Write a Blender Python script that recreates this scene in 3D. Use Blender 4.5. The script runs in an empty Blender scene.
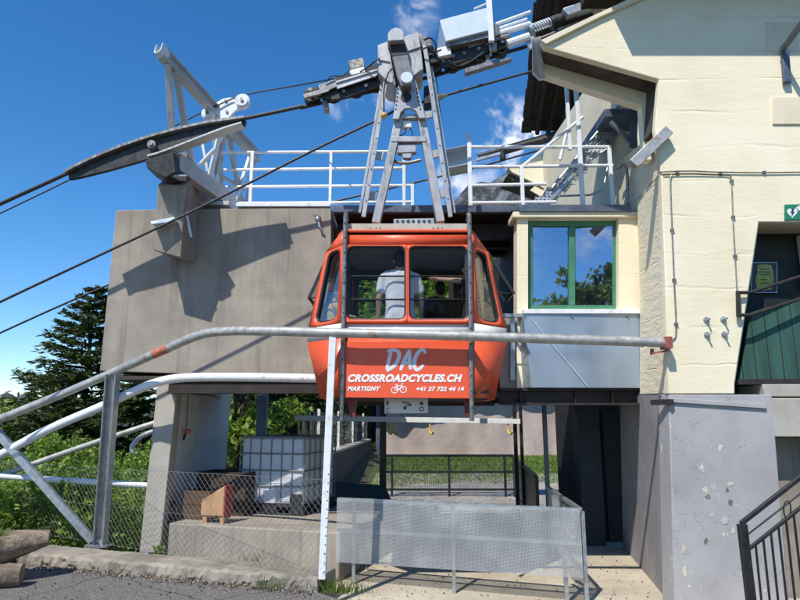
import bpy, bmesh, math, random
import numpy as np
from mathutils import Vector, Matrix, noise as mnoise
random.seed(7)
RNG = np.random.default_rng(11)
S = bpy.context.scene
COL = S.collection

# ------------------------------------------------------------------ camera
ZC, F, PITCH = 1.90, 620.0, math.radians(11.0)
cam = bpy.data.cameras.new('camera')
cam.sensor_fit = 'HORIZONTAL'; cam.sensor_width = 36.0
cam.lens = F / 800.0 * 36.0
cam.clip_start = 0.05; cam.clip_end = 6000
camo = bpy.data.objects.new('camera', cam); COL.objects.link(camo)
camo.location = (0, 0, ZC); camo.rotation_euler = (math.pi / 2 + PITCH, 0, 0)
S.camera = camo
CP, SP = math.cos(PITCH), math.sin(PITCH)

def ray(px, py):
    u = (px - 400.0) / F; v = (300.0 - py) / F
    return Vector((u, CP - v * SP, SP + v * CP))
def W(px, py, Y):                       # point of a sight line at distance Y into the scene
    d = ray(px, py); return Vector((0, 0, ZC)) + d * (Y / d.y)
def G(px, py, z=0.0):                   # point of a sight line at height z
    d = ray(px, py); return Vector((0, 0, ZC)) + d * ((z - ZC) / d.z)
def X(px, py, Y): return W(px, py, Y).x
def Z(py, Y): return W(400, py, Y).z

# ------------------------------------------------------------------ sky and sun
SUN = Vector((0.37, 0.68, -1.0)).normalized()
el = math.asin(-SUN.z); az = math.atan2(-SUN.x, -SUN.y)
wd = bpy.data.worlds.new('World'); S.world = wd; wd.use_nodes = True
nt = wd.node_tree; nt.nodes.clear()
out = nt.nodes.new('ShaderNodeOutputWorld'); bg = nt.nodes.new('ShaderNodeBackground')
sky = nt.nodes.new('ShaderNodeTexSky'); sky.sky_type = 'NISHITA'; sky.sun_disc = False
sky.sun_elevation = el; sky.sun_rotation = az; sky.altitude = 1500; sky.air_density = 1.0
sky.dust_density = 0.4; sky.ozone_density = 3.0
bg.inputs['Strength'].default_value = 0.15
tcw = nt.nodes.new('ShaderNodeTexCoord')
hsv = nt.nodes.new('ShaderNodeHueSaturation'); hsv.inputs['Saturation'].default_value = 1.30
nt.links.new(sky.outputs[0], hsv.inputs['Color'])
def wmath(op, a, b=None, c=None):
    n = nt.nodes.new('ShaderNodeMath'); n.operation = op
    for i, v in enumerate((a, b, c)):
        if v is None: continue
        if isinstance(v, (int, float)): n.inputs[i].default_value = v
        else: nt.links.new(v, n.inputs[i])
    return n.outputs[0]
wn = nt.nodes.new('ShaderNodeTexNoise'); wn.inputs['Scale'].default_value = 13; wn.inputs['Detail'].default_value = 9
wn.inputs['Roughness'].default_value = 0.6; wn.inputs['Distortion'].default_value = 0.4
nt.links.new(tcw.outputs['Generated'], wn.inputs['Vector'])
blob = None
for (px, py, rad, amt) in ((416, 14, 2.4, .55), (522, 132, 3.2, 1.25), (499, 104, 1.5, 1.0), (345, 100, 2.2, .5), (455, 190, 3.2, .75), (500, 160, 2.6, .9), (384, 95, 1.6, .4), (500, 170, 4, .5)):
    dn = nt.nodes.new('ShaderNodeVectorMath'); dn.operation = 'DOT_PRODUCT'
    nt.links.new(tcw.outputs['Generated'], dn.inputs[0]); dn.inputs[1].default_value = ray(px, py).normalized()
    mr = nt.nodes.new('ShaderNodeMapRange'); mr.interpolation_type = 'SMOOTHSTEP'
    mr.inputs[1].default_value = math.cos(math.radians(rad)); mr.inputs[2].default_value = math.cos(math.radians(rad * .15))
    mr.inputs[4].default_value = amt
    nt.links.new(dn.outputs['Value'], mr.inputs[0])
    blob = mr.outputs[0] if blob is None else wmath('MAXIMUM', blob, mr.outputs[0])
# fair-weather cumulus behind the photographer (mirrored in the window)
dn = nt.nodes.new('ShaderNodeVectorMath'); dn.operation = 'DOT_PRODUCT'
nt.links.new(tcw.outputs['Generated'], dn.inputs[0]); dn.inputs[1].default_value = Vector((.13, -1, .29)).normalized()
mr = nt.nodes.new('ShaderNodeMapRange'); mr.interpolation_type = 'SMOOTHSTEP'
mr.inputs[1].default_value = math.cos(math.radians(7)); mr.inputs[2].default_value = math.cos(math.radians(1)); mr.inputs[4].default_value = .9
nt.links.new(dn.outputs['Value'], mr.inputs[0]); blob = wmath('MAXIMUM', blob, mr.outputs[0])
cl = nt.nodes.new('ShaderNodeMapRange'); cl.interpolation_type = 'SMOOTHSTEP'
cl.inputs[1].default_value = 0.44; cl.inputs[2].default_value = 0.63
nt.links.new(wn.outputs['Fac'], cl.inputs[0])
cmask = wmath('MULTIPLY', cl.outputs[0], blob)
mixw = nt.nodes.new('ShaderNodeMix'); mixw.data_type = 'RGBA'
nt.links.new(cmask, mixw.inputs['Factor']); nt.links.new(hsv.outputs[0], mixw.inputs['A'])
mixw.inputs['B'].default_value = (5.6, 5.8, 6.2, 1)
nt.links.new(mixw.outputs['Result'], bg.inputs['Color']); nt.links.new(bg.outputs[0], out.inputs[0])
sl = bpy.data.lights.new('sun', 'SUN'); sl.energy = 3.9; sl.angle = math.radians(0.55); sl.color = (1.0, .955, .88)
so = bpy.data.objects.new('sun', sl); COL.objects.link(so); so.location = (-8, -14, 25)
so.rotation_euler = SUN.to_track_quat('-Z', 'Y').to_euler()
S.view_settings.view_transform = 'Standard'; S.view_settings.look = 'None'
S.view_settings.exposure = 0.38; S.view_settings.gamma = 1; S.view_settings.use_curve_mapping = False
S.cycles.max_bounces = 8; S.cycles.transparent_max_bounces = 16

# ------------------------------------------------------------------ materials
class NT:
    def __init__(s, name):
        s.m = bpy.data.materials.new(name); s.m.use_nodes = True; s.t = s.m.node_tree
        s.b = s.t.nodes['Principled BSDF']; s.tc = s.n('ShaderNodeTexCoord'); s.out = s.t.nodes['Material Output']
    def n(s, k, **kw):
        x = s.t.nodes.new(k)
        for a, v in kw.items(): setattr(x, a, v)
        return x
    def l(s, a, b): s.t.links.new(a, b)
    def mp(s, sc, rot=(0, 0, 0)):
        m = s.n('ShaderNodeMapping'); m.inputs['Scale'].default_value = sc; m.inputs['Rotation'].default_value = rot
        s.l(s.tc.outputs['Object'], m.inputs['Vector']); return m.outputs[0]
    def noise(s, scale, detail=6, rough=.6, sc=(1, 1, 1), dist=0):
        x = s.n('ShaderNodeTexNoise'); x.inputs['Scale'].default_value = scale; x.inputs['Detail'].default_value = detail
        x.inputs['Roughness'].default_value = rough; x.inputs['Distortion'].default_value = dist
        s.l(s.mp(sc), x.inputs['Vector']); return x.outputs['Fac']
    def rng(s, v, a, b, c=0., d=1.):
        m = s.n('ShaderNodeMapRange'); m.interpolation_type = 'SMOOTHSTEP'
        for i, q in enumerate((a, b, c, d)): m.inputs[i + 1].default_value = q
        s.l(v, m.inputs[0]); return m.outputs[0]
    def mix(s, f, a, b, bt='MIX'):
        m = s.n('ShaderNodeMix', data_type='RGBA', blend_type=bt)
        for k, v in (('Factor', f), ('A', a), ('B', b)):
            if isinstance(v, (int, float)): m.inputs[k].default_value = v
            elif isinstance(v, tuple): m.inputs[k].default_value = (*v, 1)[:4]
            else: s.l(v, m.inputs[k])
        return m.outputs['Result']
    def math(s, op, a, b=0.):
        m = s.n('ShaderNodeMath', operation=op)
        for i, v in enumerate((a, b)):
            if isinstance(v, (int, float)): m.inputs[i].default_value = v
            else: s.l(v, m.inputs[i])
        return m.outputs[0]
    def bump(s, h, st=.3, dist=.01, prev=None):
        b = s.n('ShaderNodeBump'); b.inputs['Strength'].default_value = st; b.inputs['Distance'].default_value = dist
        s.l(h, b.inputs['Height'])
        if prev is not None: s.l(prev, b.inputs['Normal'])
        return b.outputs[0]
    def fin(s, col, rough=.6, metal=0., normal=None, spec=None):
        if isinstance(col, tuple): s.b.inputs['Base Color'].default_value = (*col, 1)
        else: s.l(col, s.b.inputs['Base Color'])
        if isinstance(rough, (int, float)): s.b.inputs['Roughness'].default_value = rough
        else: s.l(rough, s.b.inputs['Roughness'])
        s.b.inputs['Metallic'].default_value = metal
        if spec is not None: s.b.inputs['Specular IOR Level'].default_value = spec
        if normal is not None: s.l(normal, s.b.inputs['Normal'])
        return s.m

def M(name, c, rough=.55, metal=0., var=.18, scale=5., bump=.15, bs=60., bd=.004, dirt=None, dscale=3., damt=(.55, .75), sc=(1, 1, 1)):
    k = NT(name)
    a = tuple(x * (1 - var) for x in c); b = tuple(min(1, x * (1 + var)) for x in c)
    col = k.mix(k.rng(k.noise(scale, 8, .65, sc), .3, .7), a, b)
    if dirt: col = k.mix(k.rng(k.noise(dscale, 9, .7, sc, .3), damt[0], damt[1]), col, dirt)
    r = k.rng(k.noise(scale * 2), .3, .7, max(.03, rough - .1), min(1, rough + .1))
    nr = k.bump(k.noise(bs, 5), bump, bd) if bump else None
    return k.fin(col, r, metal, nr)

def yellow_mat(name, grazing=False):
    k = NT(name)
    base = k.mix(k.rng(k.noise(1.1, 8, .6), .3, .7), (.78, .685, .475), (.86, .775, .57))
    base = k.mix(k.rng(k.noise(2.2, 9, .7, (.25, 1, 1)), .57, .85, 0, .35), base, (.62, .47, .27))
    base = k.mix(k.rng(k.noise(5, 9, .7, (3, 3, .15)), .56, .85, 0, .3), base, (.52, .44, .30))
    if not grazing:                       # rust run below the balcony bracket
        pos = k.n('ShaderNodeVectorMath', operation='DISTANCE'); mp_ = k.n('ShaderNodeMapping'); mp_.vector_type = 'POINT'; mp_.inputs['Scale'].default_value = (1.3, 1, .8); k.l(k.tc.outputs['Object'], mp_.inputs['Vector'])
        c_ = W(747, 391, 6.9); k.l(mp_.outputs[0], pos.inputs[0]); pos.inputs[1].default_value = (c_.x * 1.3, c_.y, c_.z * .8)
        rs_ = k.math('MULTIPLY', k.rng(pos.outputs['Value'], .03, .20, 1, 0), k.rng(k.noise(7, 8, .7, (3, 1, .5)), .35, .6)); base = k.mix(rs_, base, (.56, .33, .10))
    # horizontal shutter-board joints
    sx = k.n('ShaderNodeSeparateXYZ'); k.l(k.tc.outputs['Object'], sx.inputs[0])
    wob = k.math('MULTIPLY', k.noise(.9, 3, .5, (1, 1, 3)), .22)
    zz = k.math('ADD', sx.outputs['Z'], wob)
    fr = k.math('FRACT', k.math('MULTIPLY', zz, 3.1 if grazing else 2.3))
    line = k.rng(k.math('ABSOLUTE', k.math('SUBTRACT', fr, .5)), .455, .5)
    brk = k.rng(k.noise(1.1, 4, .6, (1, 1, 4)), .46, .66)
    line = k.math('MULTIPLY', line, brk)
    base = k.mix(k.math('MULTIPLY', line, .12), base, (.45, .38, .25))
    step = k.math('MULTIPLY', fr, .4)
    h = k.math('ADD', k.math('ADD', k.math('MULTIPLY', line, -1.0), step), k.math('MULTIPLY', k.noise(5, 7, .6, (1, 1, 3)), .9))
    n1 = k.bump(h, .8, .022 if grazing else .006)
    n2 = k.bump(k.noise(45, 5), .25, .006, n1)
    return k.fin(base, .8, 0, n2)

def concrete_mat(name, a, b, streak=(.16, .14, .12), samt=.6, boards=True):
    k = NT(name)
    col = k.mix(k.rng(k.noise(1.6, 9, .65), .3, .7), a, b)
    col = k.mix(k.rng(k.noise(2.6, 8, .7, (2.6, 2.6, .12)), .46, .74, 0, samt), col, streak)
    col = k.mix(k.rng(k.noise(1.2, 6, .6, (.6, 1, 3)), .52, .8, 0, .35), col, tuple(x * 1.25 for x in b))
    col = k.mix(k.rng(k.noise(60, 4), .55, .8, 0, .35), col, tuple(x * .6 for x in a))
    h = k.noise(35, 8, .7)
    nr = k.bump(h, .3, .006)
    if boards:
        sx = k.n('ShaderNodeSeparateXYZ'); k.l(k.tc.outputs['Object'], sx.inputs[0])
        fr = k.math('FRACT', k.math('MULTIPLY', sx.outputs['Z'], 5.2))
        line = k.rng(k.math('ABSOLUTE', k.math('SUBTRACT', fr, .5)), .46, .5)
        nr = k.bump(k.math('MULTIPLY', line, k.noise(2, 3)), -.5, .006, nr)
        col = k.mix(k.math('MULTIPLY', line, k.rng(k.noise(1.7), .45, .7, 0, .25)), col, tuple(x * .7 for x in a))
    return k.fin(col, .88, 0, nr)

def lower_wall_mat():
    k = NT('grey_lavender_paint')
    col = k.mix(k.rng(k.noise(1.4, 8, .65), .3, .7), (.315, .30, .302), (.40, .385, .382))
    v = k.n('ShaderNodeTexVoronoi', feature='DISTANCE_TO_EDGE'); v.inputs['Scale'].default_value = 7
    w = k.n('ShaderNodeMix', data_type='VECTOR'); w.inputs['Factor'].default_value = .12
    nz = k.n('ShaderNodeTexNoise'); nz.inputs['Scale'].default_value = 6; k.l(k.tc.outputs['Object'], nz.inputs['Vector'])
    k.l(k.tc.outputs['Object'], w.inputs['A']); k.l(nz.outputs['Color'], w.inputs['B'])
    k.l(w.outputs['Result'], v.inputs['Vector'])
    crack = k.rng(v.outputs['Distance'], 0, .022, 1, 0)
    crack = k.math('MULTIPLY', crack, k.rng(k.noise(1.6, 3), .48, .66))
    col = k.mix(k.math('MULTIPLY', crack, .38), col, (.2, .19, .21))
    spot = k.rng(k.noise(5.5, 10, .75), .585, .63)
    col = k.mix(k.math('MULTIPLY', spot, k.rng(k.noise(1.5, 2), .52, .62)), col, (.25, .22, .18))
    spot2 = k.math('MULTIPLY', k.rng(k.noise(7, 10, .72, (1, 1, .7)), .60, .63), k.rng(k.noise(1.9, 2), .54, .62))
    col = k.mix(spot2, col, (.62, .58, .50))
    col = k.mix(k.rng(k.noise(3, 8, .7, (3, 3, .2)), .55, .85, 0, .4), col, (.42, .38, .33))
    h = k.math('SUBTRACT', k.noise(30, 6), k.math('ADD', crack, spot))
    return k.fin(col, .8, 0, k.bump(h, .35, .008))

def board_mat(name, c, period, axis='X', gap=(.02, .012, .008), rough=.7):
    k = NT(name)
    sx = k.n('ShaderNodeSeparateXYZ'); k.l(k.tc.outputs['Object'], sx.inputs[0])
    fr = k.math('FRACT', k.math('DIVIDE', sx.outputs[axis], period))
    line = k.rng(k.math('ABSOLUTE', k.math('SUBTRACT', fr, .5)), .45, .5)
    sc = (1, 1, .1) if axis != 'Z' else (.1, .1, 1)
    col = k.mix(k.rng(k.noise(9, 9, .7, sc), .3, .7), tuple(x * .65 for x in c), tuple(x * 1.3 for x in c))
    col = k.mix(line, col, gap)
    return k.fin(col, rough, 0, k.bump(k.math('MULTIPLY', line, -1), .8, .01))

def asphalt_mat():
    k = NT('asphalt')
    col = k.mix(k.rng(k.noise(90, 3), .35, .7), (.085, .078, .071), (.26, .24, .215))
    col = k.mix(k.rng(k.noise(1.2, 8, .7), .4, .75, 0, .5), col, (.13, .12, .11))
    v = k.n('ShaderNodeTexVoronoi'); v.inputs['Scale'].default_value = 75; k.l(k.tc.outputs['Object'], v.inputs['Vector'])
    col = k.mix(k.rng(v.outputs['Color'], .75, .9, 0, .7), col, (.33, .31, .28))
    w2 = k.n('ShaderNodeTexVoronoi', feature='DISTANCE_TO_EDGE'); w2.inputs['Scale'].default_value = .9; nz = k.n('ShaderNodeTexNoise'); nz.inputs['Scale'].default_value = 3; nz.inputs['Detail'].default_value = 8; k.l(k.tc.outputs['Object'], nz.inputs['Vector'])
    mv = k.n('ShaderNodeMix', data_type='VECTOR'); mv.inputs['Factor'].default_value = .25; k.l(k.tc.outputs['Object'], mv.inputs['A']); k.l(nz.outputs['Color'], mv.inputs['B']); k.l(mv.outputs['Result'], w2.inputs['Vector'])
    col = k.mix(k.rng(w2.outputs['Distance'], 0, .012, .85, 0), col, (.03, .028, .026))
    col = k.mix(k.rng(k.noise(2.4, 9, .75), .56, .7, 0, .6), col, (.24, .20, .15))
    return k.fin(col, .9, 0, k.bump(v.outputs['Distance'], .8, .012))

def paving_mat():
    k = NT('pale_concrete')
    col = k.mix(k.rng(k.noise(1.3, 9, .7), .3, .7), (.40, .34, .25), (.58, .51, .39))
    col = k.mix(k.rng(k.noise(6, 9, .75), .55, .75, 0, .6), col, (.27, .23, .17))
    col = k.mix(k.rng(k.noise(120, 2), .5, .8, 0, .5), col, (.2, .18, .15))
    return k.fin(col, .92, 0, k.bump(k.noise(70, 8, .7), .5, .008))

def ground_mat():
    k = NT('earth_and_turf')
    col = k.mix(k.rng(k.noise(.6, 9, .7), .4, .65), (.07, .055, .035), (.045, .07, .02))
    return k.fin(col, .95, 0, k.bump(k.noise(20, 8), .6, .05))

def gravel_mat():
    k = NT('gravel')
    v = k.n('ShaderNodeTexVoronoi'); v.inputs['Scale'].default_value = 22; k.l(k.tc.outputs['Object'], v.inputs['Vector'])
    col = k.mix(v.outputs['Color'], (.13, .12, .115), (.42, .40, .37), 'MIX')
    col = k.mix(k.rng(k.noise(1, 8, .7), .52, .66, 0, .75), col, (.10, .09, .05))
    col = k.mix(k.rng(k.noise(.7, 5, .6), .5, .62, 0, .7), col, (.40, .34, .26))
    return k.fin(col, .95, 0, k.bump(v.outputs['Distance'], .7, .03))

def perf_mat(name, c, pitch, hole, rot=0.):
    """sheet metal punched with round holes, laid out in the sheet's own X/Z"""
    k = NT(name)
    uv = k.n('ShaderNodeUVMap'); sx = k.n('ShaderNodeSeparateXYZ'); k.l(uv.outputs[0], sx.inputs[0])
    a = k.math('SUBTRACT', k.math('FRACT', k.math('DIVIDE', sx.outputs['X'], pitch)), .5)
    b = k.math('SUBTRACT', k.math('FRACT', k.math('DIVIDE', sx.outputs['Y'], pitch)), .5)
    d = k.math('SQRT', k.math('ADD', k.math('MULTIPLY', a, a), k.math('MULTIPLY', b, b)))
    solid = k.math('GREATER_THAN', d, hole)
    col = k.mix(k.rng(k.noise(3, 8), .3, .7), tuple(x * .8 for x in c), tuple(x * 1.15 for x in c))
    k.fin(col, .5, .35)
    k.l(solid, k.b.inputs['Alpha'])
    return k.m

def glass_mat(name, tint, refl=.1, rough=.01):
    k = NT(name)
    tr = k.n('ShaderNodeBsdfTransparent'); tr.inputs[0].default_value = (*tint, 1)
    gl = k.n('ShaderNodeBsdfGlossy'); gl.inputs['Roughness'].default_value = rough
    fz = k.n('ShaderNodeFresnel'); fz.inputs['IOR'].default_value = 1.5
    f = k.math('ADD', k.math('MULTIPLY', fz.outputs[0], .3), refl)
    mx = k.n('ShaderNodeMixShader'); k.l(f, mx.inputs[0]); k.l(tr.outputs[0], mx.inputs[1]); k.l(gl.outputs[0], mx.inputs[2])
    k.l(mx.outputs[0], k.out.inputs[0]); k.t.nodes.remove(k.b); return k.m

def leaf_mat(name, c, tr=.3):
    k = NT(name)
    col = k.mix(k.rng(k.noise(2.5, 4), .3, .7), tuple(x * .7 for x in c), tuple(x * 1.3 for x in c))
    k.fin(col, .55)
    t = k.n('ShaderNodeBsdfTranslucent'); k.l(k.mix(.5, col, (.25, .35, .03)), t.inputs[0])
    mx = k.n('ShaderNodeMixShader'); mx.inputs[0].default_value = tr
    k.l(k.b.outputs[0], mx.inputs[1]); k.l(t.outputs[0], mx.inputs[2]); k.l(mx.outputs[0], k.out.inputs[0]); return k.m

def paint_mat():
    k = NT('orange_cabin_paint')
    col = k.mix(k.rng(k.noise(2.2, 8, .65), .3, .7), (.74, .085, .028), (.80, .115, .042))
    col = k.mix(k.rng(k.noise(5, 9, .75, (4, 4, .25)), .52, .8, 0, .5), col, (.50, .085, .04))
    sx = k.n('ShaderNodeSeparateXYZ'); k.l(k.tc.outputs['Object'], sx.inputs[0])
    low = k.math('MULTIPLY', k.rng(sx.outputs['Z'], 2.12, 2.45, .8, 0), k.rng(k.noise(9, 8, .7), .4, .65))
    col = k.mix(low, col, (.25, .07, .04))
    col = k.mix(k.rng(k.noise(38, 6, .7, (1, 1, .5)), .66, .72, 0, .6), col, (.62, .30, .2))
    return k.fin(col, k.rng(k.noise(6, 7, .7), .3, .7, .28, .55), 0, k.bump(k.noise(1.6, 3), .25, .012))

MAT = dict(
    yellow=yellow_mat('cream_yellow_render'), yellow_b=yellow_mat('cream_board_marked_concrete', True),
    cream=M('smooth_cream_paint', (.72, .63, .45), .75, var=.08, scale=2, bump=.15, bs=80, dirt=(.45, .38, .27), damt=(.6, .85)),
    concrete=concrete_mat('weathered_concrete', (.265, .23, .188), (.37, .325, .262), (.14, .12, .095), .7),
    concrete2=concrete_mat('pale_concrete_wall', (.36, .33, .28), (.46, .43, .37), (.25, .22, .18), .5),
    whitewall=concrete_mat('whitewashed_wall', (.74, .73, .69), (.84, .83, .78), (.50, .48, .42), .45, False),
    oldconc=concrete_mat('crumbling_concrete', (.19, .165, .13), (.36, .315, .25), (.09, .08, .06), .7, False),
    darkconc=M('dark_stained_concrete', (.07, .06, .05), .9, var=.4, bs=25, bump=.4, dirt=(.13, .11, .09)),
    lower=lower_wall_mat(), lowerb=concrete_mat('grey_painted_board_concrete', (.27, .255, .262), (.36, .345, .345), (.17, .155, .14), .6), asphalt=asphalt_mat(), paving=paving_mat(), ground=ground_mat(), gravel=gravel_mat(),
    galv=M('galvanised_steel', (.42, .44, .45), .42, .7, .2, 14, .1, 90, dirt=(.28, .25, .21), dscale=6, damt=(.58, .8)),
    hangergrey=M('worn_grey_steel', (.40, .40, .395), .45, .25, .16, 6, .1, 60, dirt=(.13, .115, .10), dscale=7, damt=(.52, .72), sc=(1, 1, .4)), hubshade=M('shaded_grey_steel', (.16, .16, .165), .5, .3, .2, 6, .1, 60), galvpipe=M('weathered_galvanised_pipe', (.45, .44, .40), .5, .5, .2, 9, .15, 90, dirt=(.34, .19, .09), dscale=4, damt=(.56, .7)),  # hubshade: hanger steel with shade put into the colour
    galvsheet=M('galvanised_sheet', (.52, .57, .63), .42, .45, .05, 2, 0, 8, .004, dirt=(.48, .47, .42), dscale=.9, damt=(.55, .9)),
    white=M('white_painted_steel', (.74, .76, .76), .4, 0, .06, 6, .05, 60, dirt=(.42, .36, .29), dscale=8, damt=(.54, .74)),
    greypaint=M('pale_grey_steel', (.50, .51, .50), .45, .2, .12, 6, .1, 60, dirt=(.24, .21, .18), dscale=8, damt=(.56, .75)),
    bogie=M('greasy_black_steel', (.035, .033, .032), .5, .4, .5, 12, .3, 30, dirt=(.12, .09, .06), damt=(.6, .8)),
    steel=M('dull_machine_steel', (.23, .22, .21), .45, .6, .3, 14, .2, 40, dirt=(.10, .08, .06)),
    wire=M('dull_zinc_wire', (.21, .21, .20), .7, .0, .2, 30, 0), rope=M('steel_rope', (.045, .043, .043), .5, .5, .3, 30, .4, 200),
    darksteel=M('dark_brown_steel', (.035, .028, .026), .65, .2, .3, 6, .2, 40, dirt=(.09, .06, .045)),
    blacksteel=M('black_painted_steel', (.018, .018, .02), .4, .1, .3, 10, .1, 60),
    bluesteel=M('blue_grey_steel', (.10, .125, .16), .5, .3, .2, 5, .1, 40, dirt=(.22, .22, .21), damt=(.6, .85)),
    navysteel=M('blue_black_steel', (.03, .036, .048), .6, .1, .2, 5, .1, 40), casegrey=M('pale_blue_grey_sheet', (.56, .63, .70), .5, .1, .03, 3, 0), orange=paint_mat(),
    signred=M('orange_red_sign_vinyl', (.78, .10, .035), .4, 0, .04, 3, .03, 50),
    darkred=M('dark_red_paint', (.20, .02, .015), .5, 0, .2, 6, .1, 40),
    stripe=M('white_gloss_paint', (.78, .77, .74), .35, 0, .04, 4, .03, 40, dirt=(.6, .57, .52), damt=(.6, .85)),
    beige=M('beige_roof_paint', (.46, .42, .34), .6, 0, .12, 6, .1, 40, dirt=(.25, .2, .15)),
    blackmatt=M('matt_black_sheet', (.006, .006, .0065), .95, 0, .2, 8, .1, 50), rubber=M('black_rubber', (.014, .014, .015), .55, 0, .2, 8, .1, 50),
    plastic=M('black_plastic', (.02, .021, .023), .5, 0, .2, 6, .1, 50),
    lining=M('grey_cabin_lining', (.13, .13, .135), .7, 0, .15, 6, .1, 50), inner=M('dark_cabin_lining', (.34, .335, .33), .7, 0, .1, 6, .1, 50),
    glass=glass_mat('tinted_cabin_glass', (.80, .82, .83), .0),
    bluesheet=M('bluish_sheet_metal', (.34, .41, .49), .38, .55, .10, 1.6, .04, 3, .02, dirt=(.46, .46, .42), dscale=1.3, damt=(.5, .8), sc=(1, 1, .35)), cage=M('dull_dark_tube', (.20, .21, .21), .5, .3, .2, 9, .1, 60), tank=M('translucent_white_plastic', (.70, .74, .78), .45, 0, .04, 4, 0, 20),
    green=M('green_window_paint', (.055, .20, .11), .4, 0, .12, 5, .05, 60, dirt=(.10, .26, .16), damt=(.6, .85)),
    planks=board_mat('dark_green_planks', (.028, .085, .064), .155, 'X', (.008, .012, .01)),
    darkgreen=M('black_green_paint', (.010, .018, .016), .6, 0, .2, 5, .05, 50),
    brownboards=board_mat('red_brown_boards', (.055, .03, .02), .2, 'Y'),
    soffitwood=M('dark_timber', (.035, .024, .016), .8, 0, .4, 8, .3, 30, sc=(1, .2, 1)),
    tiles=M('dark_roof_tiles', (.045, .035, .03), .85, 0, .4, 9, .4, 20),
    darkwood=M('dark_stained_timber', (.05, .028, .018), .75, 0, .35, 7, .3, 30, sc=(.2, 1, 1)), wood=M('brown_timber', (.085, .045, .025), .75, 0, .35, 7, .3, 30, sc=(.2, 1, 1)),
    lightwood=M('orange_pine_board', (.42, .24, .12), .65, 0, .25, 7, .2, 30, sc=(1, 1, .25), dirt=(.28, .13, .06)),
    redwood=M('red_painted_board', (.36, .055, .04), .6, 0, .2, 7, .2, 30),
    log=M('silvered_log', (.25, .19, .13), .9, 0, .5, 9, .9, 22, .03, sc=(.12, 1, 1), dirt=(.12, .09, .06)),
    bark=M('tree_bark', (.06, .045, .032), .9, 0, .35, 6, .7, 16, .03, sc=(1, 1, .3)),
    tarp=M('beige_pink_fabric', (.41, .33, .285), .9, 0, .08, 1.5, .5, 3, .06, dirt=(.33, .26, .22), damt=(.52, .8), sc=(1, 1, .5)),
    lawnA=leaf_mat('lawn_blade', (.17, .27, .04)), lawnB=leaf_mat('lawn_blade_dark', (.10, .17, .03)), grass1=leaf_mat('grass_blade', (.10, .17, .025)), grass2=leaf_mat('dry_grass_blade', (.22, .22, .06)),
    leafA=leaf_mat('bright_leaf', (.235, .345, .05), .42), leafB=leaf_mat('mid_leaf', (.15, .25, .03), .4), leafC=leaf_mat('dark_leaf', (.06, .11, .018), .3),  # leafC is the darkest leaf colour, dealt out at random
    ndlA=leaf_mat('needle_dark', (.022, .042, .014), .1), ndlB=leaf_mat('needle_mid', (.055, .08, .022), .15), ndlC=leaf_mat('needle_tip', (.10, .115, .034), .15),
    skin=M('skin', (.62, .37, .26), .5, 0, .06, 6, .05, 60), hair=M('dark_hair', (.025, .018, .014), .6, 0, .3, 20, .5, 60, sc=(1, 1, .2)),
    tshirt=M('white_cotton', (.84, .85, .87), .85, 0, .04, 6, .4, 7, .02), darkcloth=M('navy_cotton', (.035, .04, .06), .9, 0, .15, 6, .3, 8, .02),
    browncloth=M('brown_cotton', (.09, .04, .035), .9, 0, .15, 6, .3, 8, .02), yellowcloth=M('yellow_cotton', (.62, .38, .05), .85, 0, .08, 6, .3, 8, .02),
    trousers=M('dark_trousers', (.022, .024, .032), .9, 0, .2, 6, .3, 9, .02),
    signwhite=M('white_sign_enamel', (.74, .74, .72), .4, 0, .03, 4, .02, 40), letter=M('white_lettering_vinyl', (.82, .82, .80), .45, 0, .02, 5, 0),
    lettergrey=M('pale_grey_lettering_vinyl', (.70, .70, .72), .45, 0, .02, 5, 0),
    aed=M('green_sign_plate', (.02, .20, .10), .4, 0, .04, 4, .02, 40), navy=M('navy_print', (.025, .035, .07), .4, 0, .5, 22, 0), lime=M('yellow_green_print', (.36, .40, .06), .4, 0, .3, 18, 0),
    orangetape=M('orange_tape', (.50, .15, .09), .7, 0, .3, 14, .1, 40), yellowsteel=M('yellow_painted_steel', (.62, .42, .10), .5, 0, .15, 9, .1, 40),
    rust=M('rust_stain', (.56, .40, .19), .85, 0, .4, 9, .2, 30), redpaint=M('red_bracket_paint', (.34, .10, .08), .7, 0, .35, 14, .2, 40),
    brass=M('tarnished_lamp_shell', (.30, .27, .22), .35, .7, .2, 9, .1, 40),
    deadleaf=M('dead_leaf', (.24, .15, .08), .9, 0, .4, 20, 0), peelgrey=M('flaked_grey_paint', (.43, .42, .42), .9, 0, .15, 9, .4, 30), dirtpatch=M('stained_bare_mortar', (.17, .15, .12), .95, 0, .5, 22, .5, 30), peel=M('bare_plaster', (.50, .45, .36), .9, 0, .2, 9, .4, 30),
)
def win_mat():
    k = NT('dark_window_glass')
    k.fin((.012, .016, .024), .02)
    g = k.n('ShaderNodeBsdfGlossy'); g.inputs['Roughness'].default_value = .015; g.inputs['Color'].default_value = (.72, .80, .92, 1)
    mx = k.n('ShaderNodeMixShader'); mx.inputs[0].default_value = .46
    k.l(k.b.outputs[0], mx.inputs[1]); k.l(g.outputs[0], mx.inputs[2]); k.l(mx.outputs[0], k.out.inputs[0]); return k.m
MAT['winglass'] = win_mat()
def milky():
    k = NT('milky_plastic'); k.fin((.84, .87, .90), .45); t = k.n('ShaderNodeBsdfTranslucent'); t.inputs[0].default_value = (.9, .93, .96, 1)
    mx = k.n('ShaderNodeMixShader'); mx.inputs[0].default_value = .4; k.l(k.b.outputs[0], mx.inputs[1]); k.l(t.outputs[0], mx.inputs[2]); k.l(mx.outputs[0], k.out.inputs[0]); return k.m
MAT['tank'] = milky()
MAT['perf'] = perf_mat('perforated_grey_sheet', (.50, .50, .49), .011, .37)
MAT['perfstep'] = perf_mat('perforated_step_plate', (.46, .48, .51), .055, .33)
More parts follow.
